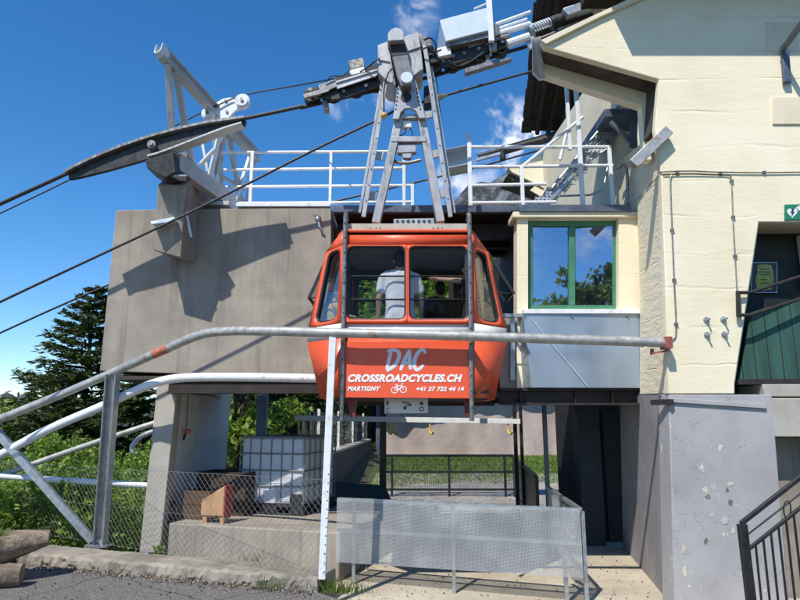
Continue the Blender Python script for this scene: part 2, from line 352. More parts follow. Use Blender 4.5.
MAT['grate'] = perf_mat('dark_wire_mesh', (.05, .05, .055), .03, .46)

def rock_mat():
    k = NT('alpine_rock_and_forest')
    col = k.mix(k.rng(k.noise(.035, 12, .8, (1, 1, .4)), .42, .6), (.045, .05, .058), (.24, .245, .26))
    col = k.mix(k.rng(k.noise(.02, 11, .78, (1, 1, .6)), .46, .56, 0, .92), col, (.022, .038, .018))
    return k.fin(col, .95, 0, k.bump(k.noise(.05, 10, .75), 1, 12))
MAT['rock'] = rock_mat()

# ------------------------------------------------------------------ mesh helpers
class MB:
    def __init__(s): s.v = []; s.f = []; s.uv = {}
    def add(s, vs, fs):
        o = len(s.v); s.v += [Vector(p) for p in vs]; s.f += [tuple(i + o for i in f) for f in fs]; return s
    def box(s, lo, hi):
        x0, y0, z0 = lo; x1, y1, z1 = hi
        return s.add([(x0, y0, z0), (x1, y0, z0), (x1, y1, z0), (x0, y1, z0), (x0, y0, z1), (x1, y0, z1), (x1, y1, z1), (x0, y1, z1)],
                     [(3, 2, 1, 0), (4, 5, 6, 7), (0, 1, 5, 4), (1, 2, 6, 5), (2, 3, 7, 6), (3, 0, 4, 7)])
    def bar(s, a, b, w, h, up=(0, 0, 1)):
        a = Vector(a); b = Vector(b); d = (b - a).normalized(); up = Vector(up)
        sd = d.cross(up)
        if sd.length < 1e-4: sd = d.cross(Vector((0, 1, 0)))
        sd.normalize(); u = sd.cross(d).normalized()
        vs = []
        for p in (a, b):
            for i, j in ((-1, -1), (1, -1), (1, 1), (-1, 1)): vs.append(p + sd * (i * w / 2) + u * (j * h / 2))
        return s.add(vs, [(0, 1, 2, 3), (7, 6, 5, 4), (1, 0, 4, 5), (2, 1, 5, 6), (3, 2, 6, 7), (0, 3, 7, 4)])
    def channel(s, a, b, w, h, t=.012, up=(0, 0, 1), web=0):     # I or U section from three flats
        a = Vector(a); b = Vector(b); d = (b - a).normalized(); sd = d.cross(Vector(up))
        if sd.length < 1e-4: sd = d.cross(Vector((0, 1, 0)))
        sd.normalize(); u = sd.cross(d).normalized()
        s.bar(a + u * (h / 2 - t / 2), b + u * (h / 2 - t / 2), w, t, u); s.bar(a - u * (h / 2 - t / 2), b - u * (h / 2 - t / 2), w, t, u)
        s.bar(a + sd * web * w / 2, b + sd * web * w / 2, t, h - 2 * t - .001, u); return s
    def tube(s, pts, r, n=10, cap=True):
        pts = [Vector(p) for p in pts]; rs = r if isinstance(r, (list, tuple)) else [r] * len(pts)
        vs = []; fs = []; prev = None
        for i, p in enumerate(pts):
            if i == 0: d = pts[1] - p
            elif i == len(pts) - 1: d = p - pts[i - 1]
            else: d = (pts[i + 1] - p).normalized() + (p - pts[i - 1]).normalized()
            d = d.normalized() if d.length > 1e-9 else Vector((0, 0, 1))
            if prev is None:
                a = d.cross(Vector((0, 0, 1)));
                if a.length < 1e-3: a = d.cross(Vector((0, 1, 0)))
            else: a = prev - d * prev.dot(d)
            a.normalize(); prev = a; b = d.cross(a)
            for k in range(n):
                t = 2 * math.pi * k / n; vs.append(p + (a * math.cos(t) + b * math.sin(t)) * rs[i])
        for i in range(len(pts) - 1):
            for k in range(n):
                fs.append((i * n + k, i * n + (k + 1) % n, (i + 1) * n + (k + 1) % n, (i + 1) * n + k))
        if cap: fs += [tuple(range(n))[::-1], tuple((len(pts) - 1) * n + k for k in range(n))]
        return s.add(vs, fs)
    def cyl(s, a, b, r, n=20): return s.tube([a, b], r, n)
    def ell(s, c, r, n=14, m=9, rot=None):
        c = Vector(c); vs = []; fs = []
        for j in range(m + 1):
            ph = math.pi * j / m
            for i in range(n):
                th = 2 * math.pi * i / n; p = Vector((r[0] * math.sin(ph) * math.cos(th), r[1] * math.sin(ph) * math.sin(th), r[2] * math.cos(ph)))
                vs.append(c + (rot @ p if rot else p))
        for j in range(m):
            for i in range(n): fs.append((j * n + i, (j + 1) * n + i, (j + 1) * n + (i + 1) % n, j * n + (i + 1) % n))
        return s.add(vs, fs)
    def prism(s, pts, vec):
        pts = [Vector(p) for p in pts]; vec = Vector(vec); n = len(pts)
        return s.add(pts + [p + vec for p in pts], [tuple(range(n))[::-1], tuple(range(n, 2 * n))] + [(i, (i + 1) % n, (i + 1) % n + n, i + n) for i in range(n)])
    def pprism(s, pix, Y, depth):               # outline on the upright plane Y, real thickness 'depth' into the scene
        return s.prism([W(a, b, Y) for a, b in pix], (0, depth, 0))
    def quad(s, a, b, c, d): return s.add([a, b, c, d], [(0, 1, 2, 3)])
    def sheet(s, a, b, c, d):                   # a quad with metre UVs: a->b along u, a->d along v
        a, b, c, d = map(Vector, (a, b, c, d)); i = len(s.f); s.add([a, b, c, d], [(0, 1, 2, 3)])
        lu = (b - a).length; lv = (d - a).length; s.uv[i] = [(0, 0), (lu, 0), (lu, lv), (0, lv)]; return s
    def build(s, name, mat, parent=None, bevel=0., smooth=True, ang=35., fix=True, label=None, mats=None, solid=0.):
        me = bpy.data.meshes.new(name); me.from_pydata([tuple(p) for p in s.v], [], s.f)
        if s.uv:
            ul = me.uv_layers.new(name='UVMap')
            for i, p in enumerate(me.polygons):
                for k, li in enumerate(p.loop_indices): ul.data[li].uv = s.uv.get(i, [(0, 0)] * 8)[k] if i in s.uv else (0, 0)
        elif fix:
            bm = bmesh.new(); bm.from_mesh(me); bmesh.ops.recalc_face_normals(bm, faces=bm.faces); bm.to_mesh(me); bm.free()
        for m in (mats or [mat]): me.materials.append(MAT[m] if isinstance(m, str) else m)
        if smooth:
            me.polygons.foreach_set('use_smooth', [True] * len(me.polygons)); me.set_sharp_from_angle(angle=math.radians(ang))
        me.update()
        o = bpy.data.objects.new(name, me); link(o, parent)
        if solid:
            md = o.modifiers.new('thickness', 'SOLIDIFY'); md.thickness = solid; md.offset = -1
        if bevel:
            md = o.modifiers.new('bevel', 'BEVEL'); md.width = bevel; md.segments = 2; md.limit_method = 'ANGLE'; md.angle_limit = math.radians(40)
        if label: o['label'] = label
        return o

def link(o, parent=None):
    COL.objects.link(o)
    if parent is not None:
        o.parent = parent
        t = parent.location.copy(); q = parent.parent
        while q is not None: t += q.location; q = q.parent
        o.matrix_parent_inverse = Matrix.Translation(-parent.location) if parent.parent is None else Matrix.Identity(4)
def tag(o, label, cat, group=None, kind=None):
    o['label'] = label; o['category'] = cat
    if group: o['group'] = group
    if kind: o['kind'] = kind
    return o
def thing(name, label, cat, loc=(0, 0, 0), group=None):
    o = bpy.data.objects.new(name, None); COL.objects.link(o); o.location = loc; o.empty_display_size = .1
    return tag(o, label, cat, group)
def struct(o, label=None):
    o['kind'] = 'structure'
    if label: o['label'] = label
    return o
def smoothpath(pts, sub=8):
    pts = [Vector(p) for p in pts]; P = [pts[0] * 2 - pts[1]] + pts + [pts[-1] * 2 - pts[-2]]; o = []
    for i in range(1, len(P) - 2):
        for k in range(sub):
            t = k / sub; a, b, c, d = P[i - 1], P[i], P[i + 1], P[i + 2]
            o.append(.5 * ((2 * b) + (c - a) * t + (2 * a - 5 * b + 4 * c - d) * t * t + (3 * b - a - 3 * c + d) * t ** 3))
    return o + [pts[-1]]
def quads_mesh(name, V, mats, idx, parent=None, per=4):
    """numpy quads/tris -> one mesh"""
    n = len(V) // per; me = bpy.data.meshes.new(name)
    me.vertices.add(len(V)); me.vertices.foreach_set('co', V.astype(np.float32).ravel())
    me.loops.add(n * per); me.loops.foreach_set('vertex_index', np.arange(n * per, dtype=np.int32))
    me.polygons.add(n); me.polygons.foreach_set('loop_start', np.arange(0, n * per, per, dtype=np.int32))
    me.polygons.foreach_set('material_index', idx.astype(np.int32))
    for m in mats: me.materials.append(MAT[m])
    me.update(calc_edges=True); me.validate()
    o = bpy.data.objects.new(name, me); link(o, parent); return o
def leaf_quads(C, size, aspect=.6, up=.3):
    n = len(C); d = RNG.normal(size=(n, 3)); d /= np.linalg.norm(d, axis=1, keepdims=True)
    nr = RNG.normal(size=(n, 3)); nr[:, 2] += up * 3; s = np.cross(d, nr); s /= np.linalg.norm(s, axis=1, keepdims=True) + 1e-9
    L = (size * (.4 + 1.15 * RNG.random(n) ** 1.4))[:, None]; V = np.empty((n, 4, 3))
    V[:, 0] = C - d * L * .5; V[:, 1] = C + s * L * aspect * .5; V[:, 2] = C + d * L * .5; V[:, 3] = C - s * L * aspect * .5
    return V.reshape(-1, 3)

# ------------------------------------------------------------------ terrain
def sstep(a, b, x):
    t = max(0., min(1., (x - a) / (b - a))); return t * t * (3 - 2 * t)
def hgt(x, y):
    z = -.06
    left = sstep(-3.9, -8.5, x) * sstep(8.6, 13, y)
    z -= 1.6 * left
    z -= 60 * sstep(-9, -160, x) * sstep(8, 60, y)
    if y > 15: z += .55 * sstep(15, 25, y) * sstep(-8, -2, x)
    z += 34 * sstep(27, 150, y) * sstep(-22, 20, x) * (1 - .0 * y)
    z += (mnoise.noise(Vector((x * .12, y * .12, 0))) * .8) * sstep(28, 50, abs(x) + max(0, y - 10))
    return z
def axis(fine0, fine1, step, far, g=1.35):
    a = list(np.arange(fine0, fine1 + 1e-6, step)); s = step
    while a[-1] < far: s *= g; a.append(a[-1] + s)
    s = step
    while a[0] > -far: s *= g; a.insert(0, a[0] - s)
    return a
xs = axis(-14, 14, .7, 4200); ys = axis(-6, 30, .7, 4200)
b = MB(); nx = len(xs)
for y in ys:
    for x in xs: b.v.append(Vector((x, y, hgt(x, y))))
for j in range(len(ys) - 1):
    for i in range(nx - 1): b.f.append((j * nx + i, j * nx + i + 1, (j + 1) * nx + i + 1, (j + 1) * nx + i))
struct(b.build('ground', 'ground', fix=False))

# asphalt road with the camera on it, pale concrete floor at the station, gravel bed behind
KA, KB = Vector((-6.6, 8.78, 0)), Vector((-.86, 6.84, 0))      # kerb line (front face)
b = MB(); b.prism([(-14, 11, .16), (-6.6, 8.80, .16), (-.86, 6.86, .16), (-.55, 6.55, .16), (.2, 6.35, .12), (4.5, 6.2, .03), (4.5, -14, .16), (-14, -14, .16)], (0, 0, -.2))
struct(b.build('road', 'asphalt', smooth=False))
b = MB(); g = 18
b.add([(-3.3, 8.2, 0), (-.9, 6.75, 0), (4.4, 5.9, 0), (4.4, 13.5, 0), (-.2, 13.5, 0), (-3.3, 11.3, 0)], [(0, 1, 2, 3, 4, 5)])
b.prism([p - Vector((0, 0, .001)) for p in b.v[:6]], (0, 0, -.14)); b.f = b.f[1:]
struct(b.build('station_floor', 'paving', smooth=False))
b = MB()
for j in range(8):
    for i in range(12):
        pass
gx = [-2.2 + i * .8 for i in range(13)]; gy = [13.4 + j * .6 for j in range(12)]
for y in gy:
    for x in gx: b.v.append(Vector((x, y, hgt(x, y) + .065 + .02 * mnoise.noise(Vector((x, y, 3))))))
for j in range(11):
    for i in range(12): b.f.append((j * 13 + i, j * 13 + i + 1, (j + 1) * 13 + i + 1, (j + 1) * 13 + i))
struct(b.build('gravel_bed', 'gravel', fix=False))

# kerb of crumbling concrete
def rough_strip(name, A, B, w, z0, z1, mat, parent=None, jit=.025, step=.07, ends=True):
    A = Vector(A); B = Vector(B); d = (B - A); L = d.length; d.normalize(); nrm = Vector((-d.y, d.x, 0))
    n = max(2, int(L / step)); bm = bmesh.new(); rows = []
    prof = [(0, z0), (0, z0 * .75 + z1 * .25), (.01, (z0 + z1) / 2), (0, z0 * .3 + z1 * .7), (.005, z1 - .03), (.03, z1), (w * .5, z1), (w - .02, z1), (w, z1 - .02), (w, z0)]
    for i in range(n + 1):
        p = A + d * (L * i / n); r = []
        for k, (o, z) in enumerate(prof):
            q = p + nrm * o; q.z = z
            j = mnoise.noise_vector(q * 5.0) * jit + mnoise.noise_vector(q * 17.0) * jit * .6
            if k in (0, 9): j.z = 0
            if k >= 6: j *= .35
            if k < 5: j += mnoise.noise_vector(q * 38.0) * jit * .5
            r.append(bm.verts.new(q + j))
        rows.append(r)
    for i in range(n):
        for k in range(len(prof) - 1): bm.faces.new((rows[i][k], rows[i + 1][k], rows[i + 1][k + 1], rows[i][k + 1]))
    bm.faces.new(rows[0]); bm.faces.new(rows[-1][::-1])
    bmesh.ops.recalc_face_normals(bm, faces=bm.faces)
    me = bpy.data.meshes.new(name); bm.to_mesh(me); bm.free(); me.materials.append(MAT[mat])
    o = bpy.data.objects.new(name, me); link(o, parent); return o
k = rough_strip('kerb', (-4.75, 8.15, 0), (-.86, 6.84, 0), .48, .02, .30, 'oldconc', jit=.034, step=.035)
tag(k, 'low crumbling concrete kerb along the asphalt under the chain-link fence', 'kerb', kind='structure')

# ------------------------------------------------------------------ far mountain
def ridge(name, prof, Y, depth, mat, seed):
    b = MB(); nx, ny = 120, 40
    X0, X1 = prof[0][0], prof[-1][0]
    P = [(W(px, py, Y).x, W(px, py, Y).z) for px, py in prof]
    for j in range(ny):
        t = j / (ny - 1); yy = Y - depth + 2 * depth * t
        for i in range(nx):
            x = P[0][0] + (P[-1][0] - P[0][0]) * i / (nx - 1)
            z = np.interp(x, [p[0] for p in P], [p[1] for p in P])
            fall = 1 - abs(t - .5) * 2
            q = Vector((x, yy, seed)) / (depth * .5)
            nz = mnoise.fractal(q * 3, 1.0, 2.1, 6) * Y * .03
            b.v.append(Vector((x, yy, -40 + (z + 40) * (fall ** .8) + nz * (1 if fall < .97 else .25))))
    for j in range(ny - 1):
        for i in range(nx - 1): b.f.append((j * nx + i, j * nx + i + 1, (j + 1) * nx + i + 1, (j + 1) * nx + i))
    return b.build(name, mat, ang=60, fix=False)
o = ridge('mountain', [(425, 330), (438, 225), (446, 202), (453, 198), (460, 190), (467, 183), (474, 181), (481, 178), (490, 180), (498, 174), (508, 168), (520, 163), (545, 150), (580, 150), (640, 170), (720, 240), (760, 330)], 1100, 420, 'rock', 4)
struct(o)
b = MB(); nx = 60
o = ridge('far_hills', [(-500, 405), (-300, 388), (-180, 398), (-60, 390), (0, 398), (40, 396), (70, 405), (130, 408), (200, 404), (260, 420)], 2400, 500, 'rock', 9); struct(o)

# ------------------------------------------------------------------ vegetation
def broadleaf(name, label, loc, h, r, n, leaf, mats=('leafA', 'leafB', 'leafC'), group=None, trunk=True, squash=1.2, cl=26, zc=.62):
    t = thing(name, label, 'tree', loc, group); loc = Vector(loc)
    if trunk:
        b = MB(); b.tube([loc, loc + Vector((.03 * h, .02 * h, h * .35)), loc + Vector((0, .01 * h, h * .8))], [h * .028, h * .02, h * .006], 9)
        b.build('trunk', 'bark', t)
    c0 = np.array(loc + Vector((0, 0, h * zc))); cen = []; L = MB()
    for i in range(cl):
        d = RNG.normal(size=3); d /= np.linalg.norm(d); cen.append(c0 + d * np.array((r, r, min(r * squash, h * (1 - zc)))) * (.35 + .6 * RNG.random() ** .5))
    cen = np.array(cen)
    if trunk:
        for c in cen[:14]:
            p = loc + Vector((0, 0, h * (.3 + .35 * random.random()))); q = Vector(c)
            L.tube([p, (p + q) * .5 + Vector((0, 0, .1)), q], [h * .011, h * .008, h * .003], 6)
        L.build('limbs', 'bark', t)
    w = RNG.integers(0, cl, n); rad = r * (.22 + .16 * RNG.random(cl)); g = RNG.normal(size=(n, 3)); g /= np.linalg.norm(g, axis=1, keepdims=True)
    C = cen[w] + g * (rad[w] * RNG.random(n) ** .45)[:, None] * np.array((1.1, 1.1, .75))
    tone = RNG.integers(0, 3, cl); idx = np.where(RNG.random(n) < .6, tone[w], RNG.integers(0, 3, n))
    quads_mesh('crown', leaf_quads(C, np.full(n, leaf), .62), mats, idx, t); return t

def conifer(name, label, loc, h, r, whorls, group=None, seed=1, dens=1., leaf=.22, bare=.06):
    rg = np.random.default_rng(seed); t = thing(name, label, 'tree', loc, group); loc = np.array(loc, float)
    b = MB(); lean = rg.normal(size=2) * .01 * h
    b.tube([Vector(loc), Vector(loc + (lean[0] * .5, lean[1] * .5, h * .5)), Vector(loc + (lean[0], lean[1], h))], [h * .02, h * .012, h * .002], 8); b.build('trunk', 'bark', t)
    L = MB(); C = []; D = []
    for i in range(whorls):
        f = bare + (1 - bare) * (i / whorls) ** .92; z = h * f; rr = r * (1 - f) ** .8 * (.75 + .4 * rg.random()) + .04 * r
        for k in range(int(5 + 3 * rg.random())):
            a = rg.random() * 6.283; l = rr * (.7 + .45 * rg.random()); droop = -.10 - .12 * rg.random() + .45 * f
            p0 = loc + (lean[0] * f, lean[1] * f, z); dr = np.array((math.cos(a), math.sin(a), 0))
            p1 = p0 + dr * l * .6 + (0, 0, droop * l * .6); p2 = p0 + dr * l + (0, 0, droop * l * .6 + .12 * l)
            L.tube([Vector(p0), Vector(p1), Vector(p2)], [.012 * h * (1 - f) + .01, .01, .004], 4, False)
            m = max(8, int(dens * 105 * l / r)); u = rg.random(m) ** .7
            P = np.where((u < .6)[:, None], p0 + (p1 - p0) * (u / .6)[:, None], p1 + (p2 - p1) * ((u - .6) / .4)[:, None])
            sp = l * .17 * (1.15 - .8 * u) + .05; sd = np.array((-dr[1], dr[0], 0)); q = rg.normal(size=m)
            P = P + sd * (q * sp)[:, None] + np.array((0, 0, 1)) * (rg.normal(size=m) * .035 * l - abs(q) * sp * .25)[:, None]
            d = dr[None] * .8 + sd[None] * np.sign(q)[:, None] * .8 + rg.normal(size=(m, 3)) * .35
            C.append(P); D.append(d)
    L.build('branches', 'bark', t, smooth=False, fix=False)
    C = np.concatenate(C); D = np.concatenate(D); n = len(C); D /= np.linalg.norm(D, axis=1, keepdims=True)
    nr = rg.normal(size=(n, 3)) * .6 + (0, 0, 1); s = np.cross(D, nr); s /= np.linalg.norm(s, axis=1, keepdims=True)
    Ls = (leaf * (.6 + .8 * rg.random(n)))[:, None]; V = np.empty((n, 4, 3)); V[:, 0] = C - D * Ls * .5; V[:, 1] = C + s * Ls * .17; V[:, 2] = C + D * Ls * .6; V[:, 3] = C - s * Ls * .17
    quads_mesh('crown', V.reshape(-1, 3), ('ndlA', 'ndlB', 'ndlC'), rg.choice(3, n, p=(.42, .38, .2)), t); return t

def at_ground(px, Y, dz=0):
    x = (px - 400) / F * Y * 1.02; return (x, Y, hgt(x, Y) + dz)
def conifer_top(name, label, px, ptop, Y, r, wh, **kw):
    l = at_ground(px, Y); top = W(px, ptop, Y); return conifer(name, label, (top.x, Y, l[2] - .3), top.z - l[2] + .3, r, wh, **kw)
conifer_top('spruce', 'tall dark spruce rising beside the left edge of the concrete block', 94, 286, 19, 3.9, 30, seed=3, dens=4.5, leaf=.19)
conifer_top('spruce', 'lower dense spruce in front of the tall one, behind the sloping pipes', 62, 388, 16, 2.9, 19, seed=5, dens=4.5, leaf=.17)
conifer_top('spruce', 'dark spruce behind the steel post, right under the overhang of the concrete block', 132, 372, 17.5, 2.8, 20, seed=6, dens=4., leaf=.18)
conifer_top('spruce', 'small far spruce standing lowest against the sky at the far left edge', 12, 394, 34, 2.6, 16, seed=8, dens=1.5, leaf=.34)
conifer_top('spruce', 'small far spruce with a pointed tip just left of the bigger spruces', 33, 384, 40, 2.4, 18, seed=9, dens=1.4, leaf=.36)
broadleaf('broadleaf_tree', 'rounded green tree low on the slope at the far left edge', (W(-8, 440, 18).x, 18, -2.5), 5.0, 2.3, 7000, .2)
broadleaf('broadleaf_tree', 'sunny bright green tree right behind the whitewashed side of the pillar', (W(236, 430, 17).x, 17, -.4), 5.6, 1.9, 9000, .17, mats=('leafA', 'leafA', 'leafB'))
conifer_top('spruce', 'dark spruce behind the white tank, seen under the dock', 292, 300, 21, 3.2, 24, seed=12, dens=3, leaf=.22)
conifer_top('spruce', 'dark spruce behind the wire fence and to the right of the white tank', 312, 290, 26, 2.6, 24, seed=13, dens=1.7, leaf=.32)
conifer_top('spruce', 'dark spruce close behind the bright green tree, partly hidden by the pillar', 262, 330, 26, 3.4, 24, seed=15, dens=1.6, leaf=.34)

for i, (px, Y, top, r, lab) in enumerate(((330, 30, 226, 3.2, 'leafy tree behind the dock, leftmost of those seen through the cabin'), (372, 33, 222, 3.4, 'leafy tree behind the dock, seen through the left cabin window'), (415, 29, 230, 3.0, 'leafy tree behind the dock, seen right of the white T-shirt'), (455, 32, 224, 3.2, 'leafy tree behind the dock, seen under the stretched arm'), (500, 31, 228, 3.0, 'leafy tree behind the dock, rightmost of those seen through the cabin'))):
    l = at_ground(px, Y); h = W(px, top, Y).z - l[2]
    broadleaf('broadleaf_tree', lab, (l[0], Y, l[2]), h, r, 6500, .34, zc=.55, mats=('leafB', 'leafB', 'leafA'), cl=30)

# thicket of nettles and brambles behind the chain-link fence (one mass, nobody could count the stems)
def mass(name, label, cat, cents, rads, n, leaf, mats, p=(.4, .4, .2)):
    cents = np.array(cents); w = RNG.integers(0, len(cents), n); g = RNG.normal(size=(n, 3)); g /= np.linalg.norm(g, axis=1, keepdims=True)
    C = cents[w] + g * (np.array(rads)[w] * RNG.random(n) ** .4)[:, None]
    tone = RNG.choice(len(mats), len(cents), p=p); idx = np.where(RNG.random(n) < .55, tone[w], RNG.choice(len(mats), n, p=p))
    return tag(quads_mesh(name, leaf_quads(C, np.full(n, leaf), .65, .6), mats, idx), label, cat, kind='stuff')
cs = []; rs = []
for i in range(230):
    Y = 9.2 + 5.5 * random.random() ** 1.2; px = -40 + 205 * random.random()
    if Y < 9.6 and px > 118: continue
    x = (px - 400) / F * Y * 1.04
    top = W(px, 476 + 16 * math.sin(px * .05 + 1) - 10 * (px > 100) - 26 * (Y > 12.5) + random.uniform(-8, 25), Y).z
    g0 = hgt(x, Y)
    for zz in np.arange(g0 + .1, max(g0 + .3, top - .15), .42): cs.append((x, Y, zz)); rs.append(.22 + .16 * random.random())
    cs.append((x, Y, top - .2)); rs.append(.25)
mass('undergrowth', 'bright green thicket of nettles and brambles behind the chain-link fence', 'undergrowth', cs, rs, 75000, .074, ('leafA', 'leafB', 'leafC'), (.55, .3, .15))
cs = []; rs = []
for i in range(900):
    Y = 31 + 32 * random.random(); x = -9 + (30 + Y * .2) * random.random() - 2; h = 4 + 7 * random.random()
    cs.append((x, Y, hgt(x, Y) + h * random.random())); rs.append(.8 + 1.3 * random.random())
mass('forest', 'dense mixed wood covering the slope behind the station', 'forest', cs, rs, 60000, .5, ('leafB', 'leafC', 'ndlB'), (.45, .25, .3))
# trees on the other side of the road, behind the photographer: mirrored in the station window
broadleaf('broadleaf_tree', 'broad leafy tree across the road, mirrored in the left window pane', (11.2, -20, -.1), 12.2, 4.0, 10000, .36, mats=('leafA', 'leafA', 'leafB'))
broadleaf('broadleaf_tree', 'lower dark leafy tree across the road, mirrored in the right window pane', (4.3, -24, -.1), 14.6, 3.4, 9000, .40, mats=('leafA', 'leafB', 'leafC'))

# lawn in front of the fabric-covered shed, weeds
def blades(name, label, cat, P, hmin, hmax, w, mats=('grass1', 'grass2'), p=(.8, .2)):
    P = np.array(P); n = len(P); a = RNG.random(n) * 6.283; h = hmin + (hmax - hmin) * RNG.random(n); s = np.stack([np.cos(a), np.sin(a), np.zeros(n)], 1)
    ln = RNG.normal(size=(n, 3)) * .35; ln[:, 2] = 1; V = np.empty((n, 3, 3)); V[:, 0] = P - s * w; V[:, 1] = P + s * w; V[:, 2] = P + ln * h[:, None]
    return tag(quads_mesh(name, V.reshape(-1, 3), mats, RNG.choice(len(mats), n, p=p), per=3), label, cat, kind='stuff')
P = []
for i in range(36000):
    Y = 16.2 + 8.7 * random.random(); x = -1.5 + 10 * random.random()
    if Y < 18.3 - 1.9 * sstep(.6, -1.0, x) + 1.2 * mnoise.noise(Vector((x * .8, Y * .8, 0))): continue
    P.append((x, Y, hgt(x, Y) + .04))
blades('lawn', 'mown green grass strip in front of the fabric-covered shed wall', 'grass', P, .04, .10, .02, mats=('lawnA', 'lawnB'), p=(.7, .3))
P = []
for (px, py, n, sp) in ((300, 566, 500, .32), (330, 560, 420, .16), (262, 570, 160, .1), (205, 576, 120, .08), (240, 580, 120, .1), (160, 565, 60, .04), (322, 590, 160, .1), (345, 592, 140, .12), (280, 588, 120, .12)):
    c = G(px, py, .16 if py > 570 else .05)
    for i in range(n): P.append((c.x + random.gauss(0, sp), c.y + random.gauss(0, sp * .3), .02 if py < 570 else .15))
blades('weeds', 'tufts of weeds and grass growing along the kerb and by the concrete plinth', 'weeds', P, .05, .2, .006, p=(.75, .25))
c = G(160, 560, .2); P = [(c.x + random.gauss(0, .035), c.y - .03 + random.gauss(0, .02), .17) for i in range(70)]
cc = np.array([(p[0], p[1], p[2] + .2 * random.random()) for p in P for _ in range(3)])
tag(quads_mesh('weed', leaf_quads(cc, np.full(len(cc), .05), .6), ('leafA', 'leafB'), RNG.integers(0, 2, len(cc))), 'small leafy weed growing out of the kerb face', 'weed')

# ================================================================== concrete dock
YB = 8.70                                                        # front face of the concrete block
dock = thing('concrete_dock', 'grey board-marked concrete dock block on whitewashed pillars behind the orange cabin', 'station dock', (-2.5, 9, 0))
b = MB(); b.pprism([(116, 210), (331, 207), (331, 379), (99.5, 371)], YB, 2.7); b.build('wall', 'concrete', dock, bevel=.012, label='weathered concrete front wall')
b = MB(); zt = Z(207, YB); b.box((X(236, 207, YB), YB - .02, zt + .003), (X(330, 207, YB), YB + 2.6, zt + .06)); b.build('coping', 'white', dock, bevel=.006)
b = MB(); b.prism([W(158, 378, YB + .05), W(178, 378, YB + .05), W(160, 553, YB + .05), W(139, 553, YB + .05)], (0, .25, 0)); b.build('pillar', 'concrete2', dock, bevel=.012)
PX = W(178, 385, YB + .3).x                                       # the pillar's long side
b = MB(); a0 = W(178, 378, YB + .302); a1 = W(160, 553, YB + .302)
b.prism([a0, (a0.x, 11.9, a0.z), (a1.x + .02, 11.9, -.1), (a1.x, a1.y, -.1)], (-.27, 0, 0)); b.build('side_wall', 'whitewall', dock, bevel=.01, label='long whitewashed side wall of the pillar')
b = MB(); b.box((PX + .005, 8.62, Z(392, 8.66)), (-.93, 8.72, Z(380, 8.66))); b.box((PX + .005, 8.58, Z(380.5, 8.66)), (-.93, 8.80, Z(379, 8.66) + .02)); b.box((PX + .005, 8.58, Z(392, 8.66) - .02), (-.93, 8.80, Z(392, 8.66))); b.build('beam', 'darksteel', dock)
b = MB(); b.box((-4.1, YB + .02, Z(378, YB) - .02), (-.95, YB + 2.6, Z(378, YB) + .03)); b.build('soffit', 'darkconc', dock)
# corbel carrying the rope saddle
b = MB(); A = [(163, 166), (196, 160), (199, 196), (180, 216), (178, 256), (152, 250), (158, 190)]
f0 = [W(158, 185, YB - .75), W(186, 185, YB - .75), W(181, 258, YB - .55), W(153, 250, YB - .55)]
f1 = [W(172, 170, YB + .001), W(200, 170, YB + .001), W(196, 262, YB + .001), W(172, 258, YB + .001)]
up = [W(166, 155, YB - .62), W(190, 160, YB - .62)]
b.add(f0 + f1, [(0, 1, 2, 3), (4, 5, 1, 0), (5, 6, 2, 1), (6, 7, 3, 2), (7, 4, 0, 3), (7, 6, 5, 4)]); b.build('corbel', 'concrete', dock, bevel=.012)
b = MB(); b.box((X(166, 180, YB - .58), YB - .575, Z(188, YB - .6) - .02), (X(186, 170, YB - .58), YB + .6, Z(158, YB - .4))); b.build('plinth', 'concrete', dock, bevel=.01)
b = MB(); b.prism([W(150, 221.5, YB - .78), W(174, 217, YB - .74), W(176, 221, YB - .74), W(152, 224, YB - .78)], (0, .5, .0)); b.build('drip_plate', 'galvsheet', dock)
b = MB(); b.bar(W(185, 208, YB - .56), W(191, 237, YB - .50), .03, .03); b.build('conduit', 'white', dock)
# anchor with rope end at the top right of the block
b = MB(); p = W(318, 219, YB - .05); b.tube([p + Vector((-.06, 0, .08)), p, p + Vector((.03, -.02, -.13)), p + Vector((.07, 0, -.17))], .018, 8); b.ell(p, (.05, .05, .05)); b.build('lashing', 'galv', dock)
# old pipe and cord on the whitewashed wall
b = MB(); xx = PX + .04
b.tube([(xx, 9.0, Z(393, 9.0)), (xx, 11.0, Z(393, 9.0) - .0)], .022, 8); b.build('conduit', 'galvpipe', dock)

# roof slab, right-hand lining, deck floor
bay = thing('docking_bay', 'dark open docking bay with flat roof and plank lining behind the orange cabin', 'docking bay', (.5, 10, 0))
XR = 1.74
b = MB(); b.box((-.97, 8.60, Z(213, 8.6)), (XR + .02, 10.2, Z(206, 8.6) - .07)); b.build('roof', 'darksteel', bay)
b = MB(); b.box((-.97, 8.50, Z(212, 8.5)), (1.60, 8.595, Z(205, 8.5))); b.box((1.603, 7.96, Z(211.3, 7.96)), (3.12, 8.04, Z(204.5, 7.96))); b.build('fascia', 'bluesteel', bay, bevel=.004)
b = MB(); b.box((-.97, 8.61, Z(206, 8.6) - .065), (3.3, 10.2, Z(206, 8.6) - .0)); b.box((1.61, 8.05, Z(206, 8.05) - .065), (3.12, 8.607, Z(206, 8.05))); b.build('roof_deck', 'bluesteel', bay)
b = MB(); b.box((XR, 8.86, 2.46), (XR + .08, 11.3, Z(214, 8.6) - .05)); b.build('lining', 'brownboards', bay)
b = MB()
for y in (9.0, 9.5, 10.0): b.box((-.95, y, Z(214, 8.6) - .25), (XR - .002, y + .12, Z(214, 8.6) - .02))
b.build('ceiling_joists', 'darksteel', bay)
b = MB(); b.box((-.95, 8.80, 2.30), (3.4, 11.3, 2.44)); b.build('deck', 'darkconc', bay)
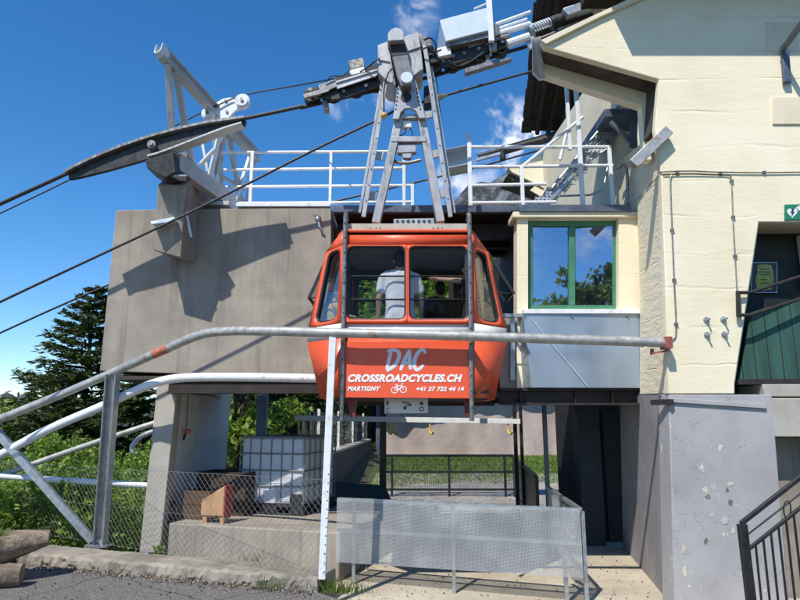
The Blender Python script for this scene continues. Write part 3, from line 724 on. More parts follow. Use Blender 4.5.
b = MB(); YB2 = 8.0; x0, x1 = W(501, 396, 8.).x, W(639, 396, 8.).x
b.box((-.9, 8.70, 2.10), (x0 + .02, 8.76, 2.42)); b.box((x0, 8.10, Z(405, 8.1)), (x1 + .05, 8.14, Z(388, 8.1) - .005)); b.box((x0, 8.00, Z(405, 8.0)), (x1 + .05, 8.095, Z(403, 8.0))); b.box((x0, 8.00, Z(390.5, 8.0)), (x1 + .05, 8.095, Z(388.5, 8.0))); b.box((x0 + .001, 8.145, 2.13), (x1, 8.7, 2.2)); b.build('beam', 'darksteel', bay)
b = MB()
for px in (520, 575, 612): q = W(px, 397, 8.03); b = MB(); b.box((q.x, 8.03, Z(402.5, 8.0)), (q.x + .015, 8.095, Z(391, 8.0))); b.build('stiffener', 'darksteel', bay)
b = MB(); b.box((-.95, 11.15, 2.44), (-.85, 11.25, 4.75)); b.build('rear_post', 'darksteel', bay); b = MB(); b.box((.9, 11.15, 2.44), (1.0, 11.25, 4.75)); b.build('rear_post', 'darksteel', bay)
b = MB()
for z in (2.62, 3.0, 3.38): b.box((-.85, 11.17, z), (.9, 11.21, z + .04))
for i in range(22): b.box((-.83 + i * .08, 11.18, 2.62), (-.82 + i * .08, 11.20, 3.38))
b.build('rear_railing', 'darksteel', bay)
b = MB(); b.box((XR - .06, 8.90, 2.46), (XR - .005, 8.97, 4.7)); b.build('door_post', 'darksteel', bay)

# ================================================================== yellow station building
yb = thing('station_building', 'cream yellow cable car station with grey painted base and green framed window', 'building', (4.5, 9, 0))
YF = 6.90; YW = 8.05
front = [(668, 394), (665.5, 285), (661, 172), (655, 128), (659, 79), (545, 47), (541, 40), (625, 2), (660, -14), (760, -60), (905, -60), (905, 222), (759, 222), (735, 382), (735, 394)]
b = MB(); b.pprism(front, YF, .10); b.build('front_wall', 'yellow', yb, bevel=.012)
# recess for the green door: lintel, jamb and back
b = MB(); b.pprism([(752, 222.5), (908, 222.5), (908, 210), (752, 210)], YF + .102, .6); b.build('lintel', 'cream', yb)
b = MB(); a0 = W(759, 223, YF + .102); a1 = W(735, 383, YF + .102); b.prism([a0, (a0.x + .02, YF + .55, a0.z), (a1.x + .02, YF + .55, a1.z), a1], (-.1, 0, 0)); b.build('jamb', 'cream', yb)
b = MB(); b.box((X(740, 400, YF) - .3, YF + .55, Z(394, YF)), (X(905, 222, YF), YF + .65, Z(213, YF))); b.build('back_wall', 'darkgreen', yb)
b = MB(); b.box((X(797, 230, YF + .5), YF + .44, Z(330, YF + .5)), (X(905, 222, YF), YF + .53, Z(236, YF + .5))); b.build('door', 'cream', yb)
# coping along the roofline
b = MB(); b.prism([W(541, 40, YF - .05), W(660, -16, YF - .05), W(660, -9, YF - .05), W(600, 17, YF - .05), W(546, 44, YF - .05)], (0, .046, 0)); b.build('roof_edge', 'cream', yb, bevel=.006)
b = MB(); xe = 2.45; b.box((xe, YF - .74, 7.38), (8.5, YF + .6, 7.52)); b.build('eave', 'soffitwood', yb)
# the portal: soffit and jamb between the front wall and a second frame behind it
off = .03
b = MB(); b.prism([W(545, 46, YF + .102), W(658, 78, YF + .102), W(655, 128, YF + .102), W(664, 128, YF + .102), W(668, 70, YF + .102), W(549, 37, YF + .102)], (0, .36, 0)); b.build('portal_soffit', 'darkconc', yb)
b = MB(); YP = YF + .465
b.pprism([(541, 69), (546, 75), (641, 106), (645, 160), (652, 160), (651, 92), (560, 62), (545, 56)], YP, .14); b.build('portal_frame', 'yellow', yb, bevel=.01)
b = MB(); b.prism([W(533, 38, YF + .11), W(541, 36, YF + .11), W(545, 66, YP + .02), W(545, 78, YP + .02), W(540, 79, YP + .02), W(533, 72, YP + .02)], (0, .05, 0)); b.build('portal_end', 'galvsheet', yb)
# side wall: board-marked lower part, smoother set-back upper part
SW = [W(661, 172, YF + .305), W(665.5, 285, YF + .305), W(668, 393, YF + .305)]
Bk = [W(637.5, 205, YW - .14), W(640, 300, YW - .14), W(640, 394, YW - .1)]
b = MB(); n = Vector((.25, -.03, 0)); SWf = [W(661.2, 172.5, YF + .004), W(665.6, 285, YF + .004), W(668.1, 393, YF + .004)]
vs = SWf + Bk + [p + Vector((.28, .0, 0)) for p in SW] + [p + Vector((.28, 0, 0)) for p in Bk]
b.add(vs, [(0, 1, 4, 3), (1, 2, 5, 4), (0, 3, 9, 6), (2, 8, 11, 5), (3, 4, 10, 9), (4, 5, 11, 10)]); b.build('side_wall', 'yellow_b', yb)
b = MB(); p0 = W(661, 172, YF + .305); p1 = W(637.5, 205, YW - .14); d = (p1 - p0); d.z = 0
e = Vector((d.x, d.y, 0)).normalized(); q0 = Vector((p0.x + .035, p0.y, 0)); q1 = q0 + e * 5.2
u0 = W(655, 128, YF + .305)
b.prism([(q0.x, q0.y, p0.z - .6), (q1.x, q1.y, p0.z - 2.0), (q1.x, q1.y, 7.4), (q0.x + e.x * 1.2, q0.y + e.y * 1.2, 7.4), (q0.x + e.x * 1.2, q0.y + e.y * 1.2, u0.z + .1), (q0.x, q0.y, u0.z)], (.25, -.03, 0)); b.build('upper_side_wall', 'cream', yb)
b = MB(); c0 = W(632.5, 165, YF - .07); c1 = W(668, 131, YF - .07); b.bar(c0, c1, .10, .125); b.build('gutter', 'galvpipe', yb, bevel=.006)
# grey painted base, front and side
fb = [W(669, 394.5, YF + .003), W(772, 394.5, YF + .003), W(792, 640, YF + .02), W(675, 640, YF - .02)]
b = MB(); b.prism(fb, (0, .3, 0)); b.build('base_wall', 'lower', yb, bevel=.012)
sb = [W(669, 394.5, YF + .006), W(640, 395.5, YW - .1), W(640, 395.5, YW - .1) + Vector((.06, .9, 0)), G(623, 548, -.02), W(675, 640, YF - .017)]
b = MB(); b.prism(sb, (.3, .02, 0)); b.build('base_side_wall', 'lowerb', yb)
b = MB(); b.bar(W(670, 400, YF - .015), W(766, 406.5, YF - .015), .03, .05); b.build('ledge', 'lower', yb, bevel=.006)
b = MB(); b.bar(W(652, 402.5, YF + .2), W(672, 402.0, YF - .06), .05, .06); b.build('ledge', 'darksteel', yb)
def ragged(px, py, rx, ry, mat, nm, dz, seed):
    n = 26; pts = []
    for i in range(n):
        a = 2 * math.pi * i / n; r = 1 + .55 * mnoise.noise(Vector((math.cos(a) * 1.6, math.sin(a) * 1.6, seed))) + .3 * mnoise.noise(Vector((math.cos(a) * 5, math.sin(a) * 5, seed + 9)))
        pts.append(W(px + .8 * rx * r * math.cos(a), py + .8 * ry * r * math.sin(a), YF - dz))
    b = MB(); b.prism(pts, (0, -.003, 0)); return b.build(nm, mat, yb, smooth=False)
for q, (px, py, rx, ry, mt) in enumerate(((706, 489.5, 4.2, 3.2, 'peel'), (713, 487, 3.6, 4, 'peelgrey'), (731, 484, 4.4, 2.6, 'peel'), (727, 490, 1.8, 3.4, 'dirtpatch'), (708, 497, 3.2, 2.2, 'dirtpatch'), (719, 499, 2.6, 4, 'peelgrey'), (730, 502, 3, 3.4, 'dirtpatch'), (706, 541, 2.4, 4, 'dirtpatch'), (712, 515, 2.2, 4.5, 'peelgrey'), (725, 520, 4, 5, 'peelgrey'), (683.5, 549, 2.6, 7, 'peel'), (684.5, 571, 2.8, 6.4, 'peel'))):
    ragged(px, py, rx, ry, mt, 'bare_patch', -.002 + (py - 394) * .00008 + q * .0002, q * 3.7)
# panels flush on the wall
b = MB(); b.pprism([(766, 22), (798, 22), (798, 51), (766, 51)], YF - .012, .01); b.build('access_panel', 'cream', yb, bevel=.004)
b = MB(); b.pprism([(772, 97), (840, 96), (840, 124), (773, 124)], YF - .02, .018); b.build('access_panel', 'cream', yb, bevel=.004, label='larger plain access panel')
b = MB()
for (px, py) in ((706, 320), (723, 319.5), (706.5, 335), (724, 334.5)):
    b = MB(); p = W(px, py, YF); b.cyl(p + Vector((0, -.09, .0)), p, .011, 10); b.cyl(p + Vector((0, -.035, 0)), p + Vector((0, -.012, 0)), .024, 6); b.cyl(p + Vector((0, -.012, 0)), p, .034, 14); b.build('anchor_bolt', 'galv', yb)
# cables clipped to the wall
b = MB()
def wp(px, py, o=.018): return W(px, py, YF - o)
b.tube(smoothpath([wp(661, 172), wp(690, 171), wp(716, 172), wp(760, 172.6), wp(812, 172)], 6), .0075, 6)
b.tube(smoothpath([wp(663, 174.5), wp(690, 174), wp(718, 174.5), wp(729, 175.5), wp(731.5, 182), wp(733, 220), wp(735, 255), wp(737, 290)], 6), .0075, 6)
b.tube(smoothpath([wp(676, 174), wp(671, 176), wp(670.5, 190), wp(672, 230), wp(674, 280), wp(676, 325), wp(674.5, 337), wp(668, 340)], 6), .008, 6)
b.tube([W(661, 172, YF - .015), W(655, 180, YF + .4), W(645, 190, YF + .95), W(632, 205, 7.9)], .0075, 6)
b.build('cable', 'steel', yb)
b = MB()
for (px, py) in ((677, 172), (720, 173), (764, 172.3), (731.5, 181), (733, 217), (735, 256), (672, 230), (674, 280), (676, 324)):
    b = MB(); p = wp(px, py, .012); b.box((p.x - .019, p.y - .014, p.z - .014), (p.x + .019, p.y + .012, p.z + .014)); b.build('cable_clip', 'steel', yb)
b = MB(); b.tube(smoothpath([W(652, 325, 7.6) - Vector((.03, 0, 0)), W(644, 353, 7.9) - Vector((.03, 0, 0)), W(642, 360, 8.0) - Vector((.03, 0, 0)), W(642, 398, 8.0) - Vector((.03, 0, 0))], 5), .012, 6); b.build('cable', 'steel', yb)
b = MB(); b.tube(smoothpath([W(628, 204, 8.05), W(627, 172, 8.05), W(624, 165, 8.05), W(618, 168, 8.2)], 5), .022, 8); b.build('vent_pipe', 'steel', yb)

# window front beside the dock
b = MB(); b.pprism([(517, 217.5), (528, 217.5), (528, 388), (517, 388)], YW, .25); b.pprism([(618.5, 217.5), (639.5, 217.5), (640.5, 388), (618.5, 388)], YW, .25); b.pprism([(528.2, 310), (618.3, 310), (618.3, 388), (528.2, 388)], YW + .002, .25)
b.build('window_wall', 'yellow', yb)
b = MB(); b.pprism([(513, 211.5), (640, 211.5), (640, 217.2), (513, 217.2)], YW - .06, .4); b.build('beam', 'cream', yb, bevel=.008)
win = MB(); Yw = YW + .10
for r in (((528.5, 217.5), (618, 225.5)), ((528.5, 225.6), (532.7, 305)), ((612.5, 225.6), (618, 305)), ((569.5, 225.6), (575.3, 305)), ((528.5, 305.1), (618, 309.8))):
    (x0, y0), (x1, y1) = r; win.pprism([(x0, y0), (x1, y0), (x1, y1), (x0, y1)], Yw, .09)
wf = win.build('window', 'green', yb, bevel=.006, label='wide two-pane window in a dark green frame')
for (x0, x1) in ((532.8, 569.4), (575.4, 612.4)):
    ya_, yb_ = (Yw + .05, Yw + .05) if x0 < 560 else (Yw + .075, Yw + .012)      # right pane turned to keep the side wall out of its reflection
    b = MB(); b.prism([W(x0, 225.7, ya_), W(x1, 225.7, yb_), W(x1, 305, yb_), W(x0, 305, ya_)], (0, .012, 0)); b.build('pane', 'winglass', wf, smooth=False)
b = MB(); b.pprism([(528.4, 217.4), (618.2, 217.4), (618.2, 309.9), (528.4, 309.9)], Yw + .12, .02); b.build('blind', 'darkgreen', wf)
b = MB(); b.pprism([(523.5, 309), (640, 309), (640, 313.6), (523.5, 313.6)], YW - .14, .2); b.build('sill', 'white', yb, bevel=.006)
b = MB(); b.prism([W(523.5, 314, YW - .12), W(640, 313.8, YW - .10), W(641, 388, YW - .10), W(531, 387.5, YW - .12)], (0, .015, 0)); b.prism([W(523.5, 314, YW - .118), W(531, 387.5, YW - .118), W(523, 388, YW - .01), W(519, 314, YW - .01)], (.0, .01, 0)); b.build('apron', 'bluesheet', yb, bevel=.003, label='galvanised sheet apron below the window')
b = MB(); b.tube([W(531, 319, YW - .124), W(588, 387, YW - .124)], .006, 5); b.build('crease', 'casegrey', yb)
for px in (525, 572, 628): b = MB(); p = W(px, 316.5, YW - .122); b.cyl(p, p + Vector((0, -.008, 0)), .014, 10); b.build('rivet', 'steel', yb)
b = MB(); b.pprism([(510.5, 316), (515, 316), (515, 380), (510.5, 380)], YW - .02, .05); b.pprism([(503, 313.5), (523, 313.5), (523, 317), (503, 317)], YW - .075, .05); b.build('gap_rail', 'galv', yb)
b = MB(); b.pprism([(500, 318), (517, 318), (517, 388), (500, 388)], YW + .06, .04); b.build('gap_panel', 'concrete2', yb)
# rooms and columns in the dark under the deck
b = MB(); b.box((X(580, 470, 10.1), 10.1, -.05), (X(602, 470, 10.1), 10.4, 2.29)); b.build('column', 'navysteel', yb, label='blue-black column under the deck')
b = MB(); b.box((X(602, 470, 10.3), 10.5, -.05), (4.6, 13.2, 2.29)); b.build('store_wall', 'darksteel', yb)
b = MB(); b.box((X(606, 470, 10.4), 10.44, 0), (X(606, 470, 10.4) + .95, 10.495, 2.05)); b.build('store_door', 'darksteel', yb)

# second, hidden-away wing beyond the upper platform, and its wooden roof
wing = thing('upper_wing', 'cream wing of the station seen beyond the upper platform railing, under a dark timber roof', 'building', (3, 12, 4.5))
YV = 12.2
b = MB(); b.pprism([(508, 167), (572, 145), (610, 145), (610, 215), (575, 215), (575, 204), (553, 192), (512, 172)], YV, .3); b.build('wall', 'yellow', wing)
b = MB(); b.pprism([(510, 173), (553, 193), (575, 205), (575, 215), (560, 214), (556, 205), (545, 192), (505, 178)], YV + .1, .6); b.build('soffit', 'darkconc', wing)
b = MB(); b.pprism([(535, 186), (556, 197), (552, 203), (530, 190)], YV - .05, .04); b.build('ledge', 'cream', wing)
b = MB(); b.bar(W(549, 150, YV - .1), W(562, 190, YV - .1), .10, .06); b.build('downpipe', 'steel', wing)
# timber roof overhang behind the portal
b = MB(); c = [W(549, -25, 9.7), W(531, 131, 12.6), W(580, 131, 12.6), W(640, -25, 9.7)]
b.prism(c, (.02, .05, .10)); b.build('roof', 'soffitwood', wing)
for i in range(4):
    t0 = c[0].lerp(c[3], .12 + i * .22); t1 = c[1].lerp(c[2], .12 + i * .22); b = MB(); b.bar(t0 + Vector((0, 0, -.06)), t1 + Vector((0, 0, -.06)), .08, .11); b.build('rafter', 'soffitwood', wing)
b = MB()
for i in range(17):
    p = c[0].lerp(c[1], i / 16.5); q = c[0].lerp(c[1], (i + 1.25) / 16.5); o = Vector((-.05 - .05 * random.random(), 0, .10))
    b.bar(p + o + Vector((0, 0, .04)), q + o, .22, .035)
b.build('roof_tiles', 'tiles', wing)
b = MB(); b.pprism([(565, 125), (585, 60), (640, 60), (640, 150), (575, 150)], 12.9, .2); b.build('gable_wall', 'cream', wing)

# ================================================================== platform railings, stair
YR = 9.3
def railing(name, label, bars, posts, Y, r=.024, extra=(), loc=(0, 0, 0)):
    t = thing(name, label, 'railing', loc)
    for (x0, y0, x1, y1) in bars:
        b = MB(); b.tube([W(x0, y0, Y), W(x1, y1, Y)], r, 10); b.build('rail', 'white', t)
    for (px, y0, y1, w) in posts:
        b = MB(); p0 = W(px, y0, Y); p1 = W(px, y1, Y); b.bar((p1.x, Y + .002, p0.z), (p1.x, Y + .002, p1.z), w, .05, (0, 1, 0)); b.build('post', 'white', t, bevel=.004)
    for (x0, y0, x1, y1, ya, yb_) in extra:
        b = MB(); b.tube([W(x0, y0, ya), W(x1, y1, yb_)], r, 10); b.build('brace', 'white', t)
    return t
railing('platform_railing', 'white tubular railing on the concrete dock roof left of the cabin hanger',
        [(222, 152.5, 404, 151.5), (224, 170, 404, 168), (226, 187, 412, 185.5), (228, 203.5, 412, 202)], [(404, 150, 206, .05), (412.5, 184, 206, .05), (250, 152, 206, .05), (330, 152, 206, .045)], YR, loc=(-1.5, YR, 5))
b = MB(); ltop = Z(206, 8.72)
railing('platform_railing', 'white tubular railing on the roof right of the hanger, ending at the metal stair',
        [(471, 147, 611, 147), (471, 167, 613, 165.5), (471, 185.5, 546, 184), (470, 203, 556, 202)], [(470.5, 143, 206, .055), (523, 167, 206, .05), (583, 75, 206, .06), (570, 60, 150, .05), (613, 147, 206, .05)], 8.22,
        extra=((523, 166, 583, 117, 8.22, 8.22), (470.5, 146, 467, 134, 8.22, 8.22), (560, 160, 570, 118, 8.9, 8.9)), loc=(2, 8.22, 5))
st = thing('metal_stair', 'grey perforated metal stair climbing from the platform along the cream wall', 'stair', (2.6, 9, 4.9))
tr = [(545, 197), (557, 187), (568, 176.5), (579, 165), (589, 153.5), (598, 142.5), (606, 131.5), (614, 121)]
for i, (px, py) in enumerate(tr):
    p = W(px, py, 8.40); w, d = .27, .62
    b = MB(); b.sheet((p.x - w / 2, 8.40, p.z), (p.x + w / 2, 8.40, p.z), (p.x + w / 2, 8.40 + d, p.z), (p.x - w / 2, 8.40 + d, p.z))
    b.sheet((p.x - w / 2 - .03, 8.40, p.z - .13), (p.x + w / 2 - .03, 8.40, p.z - .13), (p.x + w / 2, 8.40, p.z + .01), (p.x - w / 2, 8.40, p.z + .01))
    b.sheet((p.x - w / 2, 8.40, p.z - .15), (p.x - w / 2, 8.40 + d, p.z - .15), (p.x - w / 2, 8.40 + d, p.z), (p.x - w / 2, 8.40, p.z))
    b.build('tread', 'perfstep', st, smooth=False, solid=.004)
for Y in (8.39, 9.04):
    b = MB(); b.bar(W(545, 206, Y), W(622, 120, Y), .012, .05, (0, 0, 1)); b.build('stringer', 'galv', st)
b = MB(); a = W(604, 117, 8.0); bb = W(640, 112, 8.0)
b.box((a.x, 7.95, a.z - .02), (bb.x, 9.1, a.z + .10)); b.build('landing', 'bluesteel', st, bevel=.006)
b = MB(); b.bar(W(610, 122, 7.98), W(634, 144, 7.98), .05, .05); b.bar(W(634, 112, 7.98), W(633, 147, 7.98), .09, .06, (0, 1, 0)); b.build('landing_bracket', 'bluesteel', st)
b = MB(); b.sheet(W(585, 152, 8.35), W(604, 152, 8.35), W(622, 118, 8.75), W(604, 118, 8.75)); b.build('step_grating', 'perfstep', st, smooth=False, solid=.004)
for (pa, pb) in (((590, 160), (610, 147)), ((603, 190), (611, 150)), ((590, 195), (603, 190)), ((560, 196), (590, 195))):
    b = MB(); b.tube([W(*pa, 8.3), W(*pb, 8.3)], .016, 8); b.build('handrail', 'galv', st)
b = MB(); b.tube([W(552, 188, 8.35), W(620, 104, 8.35)], .018, 8); b.build('handrail', 'galv', st)

# ================================================================== saddle (shoe), tower, rollers
YT = 7.80
sad = thing('rope_saddle', 'long black curved rope saddle on a concrete corbel at the left of the dock', 'rope saddle', tuple(W(170, 165, YT)))
topc = [(68, 174), (95, 160.5), (130, 146.5), (165, 135.5), (205, 126), (245, 120)]
botc = [(243, 125.5), (225, 131), (200, 140.5), (165, 154), (150, 158.5)]
b = MB(); b.pprism(topc + [(245, 125), (232, 126)] + [(200, 139), (150, 158), (110, 169.5), (80, 177), (69, 179)], YT - .03, .06); b.build('web', 'bogie', sad)
t3 = [W(x, y, YT) for x, y in topc]; t3 = smoothpath(t3, 6)
b = MB()
for i in range(len(t3) - 1): b.bar(t3[i], t3[i + 1] + (t3[i + 1] - t3[i]) * .05, .20, .035)
b.build('groove', 'steel', sad)
b3 = smoothpath([W(x, y, YT) for x, y in botc], 6); b = MB()
for i in range(len(b3) - 1): b.bar(b3[i], b3[i + 1] + (b3[i + 1] - b3[i]) * .05, .19, .022)
b.build('lower_flange', 'greypaint', sad)
b = MB(); p = W(154, 147, YT); b.cyl(p + Vector((0, -.10, 0)), p + Vector((0, -.02, 0)), .055, 18); b.cyl(p + Vector((0, -.12, 0)), p + Vector((0, -.10, 0)), .03, 14); b.build('pivot', 'steel', sad)
b = MB(); b.prism([W(145, 160, YT - .12), W(173, 152, YT - .12), W(176, 172, YT - .10), W(165, 178, YT - .10), W(147, 168, YT - .12)], (0, .35, 0)); b.build('bracket_box', 'bogie', sad, bevel=.008)
b = MB(); b.bar(W(176, 162, YT + .12), W(232, 203, YT + 1.4), .14, .24); b.build('bracket_beam', 'greypaint', sad, bevel=.006)
b = MB(); b.bar(W(165, 178, YT), W(186, 178, YT + .1), .2, .02); b.build('bearing_plate', 'greypaint', sad)

tw = thing('steel_gantry', 'grey steel A-frame gantry with a long slanting channel on the dock roof', 'gantry', (-3, 9, 5))
g0, g1 = W(162.5, 53, 7.9), W(258, 158, 10.0)
b = MB(); b.channel(g0, g1, .13, .17, .02, web=0); b.build('channel', 'greypaint', tw)
b = MB()
d = (g1 - g0).normalized(); sd = d.cross(Vector((0, 0, 1))).normalized(); u = sd.cross(d)
ring = [g0 + sd * .055 + u * .085, g0 + sd * .055 - u * .04, g0 + sd * .04 - u * .07, g0 - u * .08, g0 - sd * .04 - u * .07, g0 - sd * .055 - u * .04, g0 - sd * .055 + u * .085]
for i in range(6): b.bar(ring[i] - d * .01, ring[i + 1] - d * .01, .16, .014, d.cross(ring[i + 1] - ring[i]))
b.build('end_fork', 'white', tw)
def strut(a, ya, c, yc, w=.075, m='greypaint', nm='strut'):
    b = MB(); b.bar(W(*a, ya), W(*c, yc), w, w * .8); b.build(nm, m, tw, bevel=.004)
strut((168, 64), 8.0, (176, 200), 8.9, .085); strut((174, 64), 8.1, (200, 207), 9.5, .085)
strut((214, 150), 9.0, (200, 165), 9.3, .06, 'white'); strut((208, 172), 9.6, (203, 145), 9.6, .06)
strut((222, 125), 9.2, (203, 206), 9.6, .075, 'white'); strut((226, 122), 9.3, (214, 206), 9.6, .07)
strut((228, 132), 9.4, (242, 206), 10.0, .075); strut((255, 156), 10.0, (246, 206), 10.0, .07); strut((250, 156), 10.0, (234, 206), 9.7, .06, 'white')
strut((216, 130), 9.3, (221, 206), 9.7, .11); strut((212, 170), 9.5, (245, 190), 10., .05)
b = MB(); b.box((W(186, 205, 9.5).x, 8.8, ltop + .05), (W(246, 205, 9.8).x, 10.2, ltop + .11)); b.build('base_plate', 'greypaint', tw)
b = MB(); b.prism([W(192, 182, 9.1), W(203, 186, 9.1), W(206, 205, 9.1), W(195, 200, 9.1)], (0, .02, 0)); b.build('gusset', 'greypaint', tw)
rl = thing('roller_carrier', 'white two-wheel rope roller carrier hung on the slanting channel', 'rope rollers', tuple(W(226, 108, 8.9)))
YQ = 8.95
b = MB(); b.pprism([(206, 109), (222, 99), (228, 97.5), (246, 98), (248, 107), (236, 110), (229, 117), (228, 120), (214, 120), (206, 116)], YQ, .05); b.build('plate', 'white', rl, bevel=.004)
for (px, py, r) in ((209.5, 116, 7), (243.5, 103.5, 8.2)):
    p = W(px, py, YQ); rr = r / 620 * YQ; b = MB(); b.cyl(p + Vector((0, -.09, 0)), p + Vector((0, -.01, 0)), rr, 28); b.cyl(p + Vector((0, -.11, 0)), p + Vector((0, -.09, 0)), rr * .8, 28); w = b.build('wheel', 'white', rl, bevel=.006)
    b = MB(); b.cyl(p + Vector((0, -.135, 0)), p + Vector((0, -.11, 0)), rr * .22, 12); b.build('axle', 'steel', w)
b = MB()
for (px, py) in ((226, 101), (227, 112)): p = W(px, py, YQ); b.cyl(p + Vector((0, -.02, 0)), p, .022, 10)
b.build('bolt', 'steel', rl)

# ================================================================== ropes
def rope(label, pts, r, name='rope', cat='rope', sag=True):
    b = MB(); P = [W(x, y, Y) for x, y, Y in pts]; b.tube(smoothpath(P, 6) if sag else P, r, 8); return tag(b.build(name, 'rope', None), label, cat)
rope('thick black carrying rope running from the lower left over the saddle to the truck', [(-160, 276, YT), (0, 204, YT), (68, 173, YT)] + [(x, y - 1.6, YT) for x, y in topc[1:]] + [(304, 106, YT)], .026, 'track_rope')
rope('thick black carrying rope rising from the right truck wheels toward the cream portal', [(300, 108, YT + .01), (430, 77, YT + .01), (505, 53, YT + .01), (535, 43.5, YT + .01), (600, 18, YT + .01), (670, -14, YT + .01)], .026, 'track_rope')
rope('thin upper rope passing over the white rollers toward the truck', [(-160, 290, YQ - .05), (0, 213.5, YQ - .05), (71, 179, YQ - .05), (160, 133.5, YQ - .05), (203, 112, YQ - .05), (210, 108.8, YQ - .05), (243.5, 95.2, YQ - .05), (300, 85, YQ - .3), (345, 76.5, YT)], .011, 'signal_rope')
rope('lower hauling rope rising from the left edge to the middle of the cabin hanger', [(-160, 380, 7.62), (0, 302, 7.62), (190, 212.5, 7.62), (314, 150, 7.62), (377, 120, 7.66), (398, 109, 7.7)], .017, 'haul_rope')
rope('hauling rope rising from the socket right of the hanger into the portal', [(420, 103, 7.7), (445, 95.5, 7.7), (545, 68, 7.7), (600, 56, 7.75), (690, 38, 7.8)], .017, 'haul_rope')
rope('low rope passing behind the concrete block at the lower left', [(-160, 408, 11.5), (0, 333, 11.5), (106, 286, 11.5), (240, 232, 11.6)], .020, 'haul_rope')
rope('far rope of the other lane passing behind the hanger above the platform', [(235, 222, 12.4), (345, 199, 12.4), (470, 169, 12.4), (533, 152, 12.4), (610, 132, 12.5)], .022, 'haul_rope')
rope('thin wire hanging beside the right ladder rail of the hanger', [(434, 60, 7.9), (446, 160, 8.1), (452, 205, 8.3), (456, 208, 8.6)], .006, 'guy_wire', 'wire')

# ================================================================== cable car cabin
YC = 6.97; CX = .085
car = thing('cable_car_cabin', 'orange-red cable car cabin with white stripe hanging from a steel arm at the dock', 'cable car', (CX, 7.8, 2.16))
zs = [Z(397.5, YC), Z(338, YC), Z(323.5, YC), 3.90, Z(232, YC)]    # bottom, stripe bottom, stripe top, shoulder, roof
HW = [1.00, 1.17, 1.165, .965, .80]                                 # half width of the end walls
FW = .725                                                           # half width of the flat front
YE = [7.38, 7.38, 7.38, 7.30, 7.16]                                 # where the corner panel meets the end wall
YM = 7.80
def ring_at(i):
    f, w, ye = FW, HW[i], YE[i]; yk = 2 * YM - YC; ye2 = 2 * YM - ye
    return [Vector((CX + x, y, zs[i])) for x, y in ((-f, YC), (f, YC), (w, ye), (w, ye2), (f, yk), (-f, yk), (-w, ye2), (-w, ye))]
R = [ring_at(i) for i in range(5)]
def band(i0, i1): return [(R[i0][k], R[i0][(k + 1) % 8], R[i1][(k + 1) % 8], R[i1][k]) for k in range(8)]
def rrect(u0, v0, u1, v1, ru, rv, n=5):
    o = []
    for cx, cy, a0 in ((u1 - ru, v1 - rv, 0), (u0 + ru, v1 - rv, 90), (u0 + ru, v0 + rv, 180), (u1 - ru, v0 + rv, 270)):
        for k in range(n + 1): a = math.radians(a0 + 90 * k / n); o.append((cx + ru * math.cos(a), cy + rv * math.sin(a)))
    return o
def bil(q, u, v): return (q[0] * (1 - u) + q[1] * u) * (1 - v) + (q[3] * (1 - u) + q[2] * u) * v
def holed(mb, q, hole):
    """a quad panel with a rounded window opening"""
    n = len(hole); outer = []
    for (u, v) in hole:
        a, b_ = u - .5, v - .5; s = .5 / max(abs(a), abs(b_)); outer.append((.5 + a * s, .5 + b_ * s))
    # put exact corners in
    for cu, cv in ((1, 1), (0, 1), (0, 0), (1, 0)):
        j = min(range(n), key=lambda i: (outer[i][0] - cu) ** 2 + (outer[i][1] - cv) ** 2); outer[j] = (cu, cv)
    vs = [bil(q, *p) for p in outer] + [bil(q, *p) for p in hole]
    mb.add(vs, [(i, (i + 1) % n, n + (i + 1) % n, n + i) for i in range(n)])
lining = MB(); shell = MB(); gask = []; panes = []
for q in band(0, 1): shell.quad(*q)
for k, q in enumerate(band(2, 3)):
    inq = [p + (Vector((CX, YM, p.z)) - p).normalized() * .045 for p in q]
    if k in (0, 4):                                                   # long sides: two windows each
        top = [q[0], q[1], q[2], q[3]]; m0 = (q[0] + q[1]) / 2; m1 = (q[2] + q[3]) / 2
        for h in ((q[0], m0, m1, q[3]), (m0, q[1], q[2], m1)):
            fu = .045 if h[0] is q[0] or k == 4 else .055
            hole = rrect(.035, .045, .975, .985, .10, .085) if h[1] is m0 else rrect(.025, .045, .965, .985, .10, .085)
            holed(shell, h, hole); holed(lining, [p + (Vector((CX, YM, p.z)) - p).normalized() * .045 for p in h], hole); panes.append((h, hole))
    else:
        hole = rrect(.16, .05, .86, .97, .24, .10) if k in (1, 3, 5, 7) else rrect(.10, .06, .90, .90, .10, .10)
        holed(shell, q, hole); holed(lining, inq, hole); panes.append((q, hole))
for k, q in enumerate(band(3, 4)): shell.quad(*q)
shell.add(R[4], [tuple(range(8))])
b = MB(); b.add([Vector((CX + (p.x - CX) * .985, YM + (p.y - YM) * .98, p.z + .012)) for p in R[0]], [tuple(range(8))]); b.build('underbody', 'darksteel', car)
for q in band(0, 1) + band(1, 2): lining.quad(*[p + (Vector((CX, YM, p.z)) - p).normalized() * .045 for p in q])
for q in band(3, 4): lining.quad(*[p + (Vector((CX, YM, p.z)) - p).normalized() * .045 for p in q])
lining.build('lining', 'lining', car, smooth=False)
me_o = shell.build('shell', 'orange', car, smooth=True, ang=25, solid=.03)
b = MB()
for q in band(1, 2): b.quad(*q)
b.build('stripe', 'stripe', car, ang=25, solid=.03)
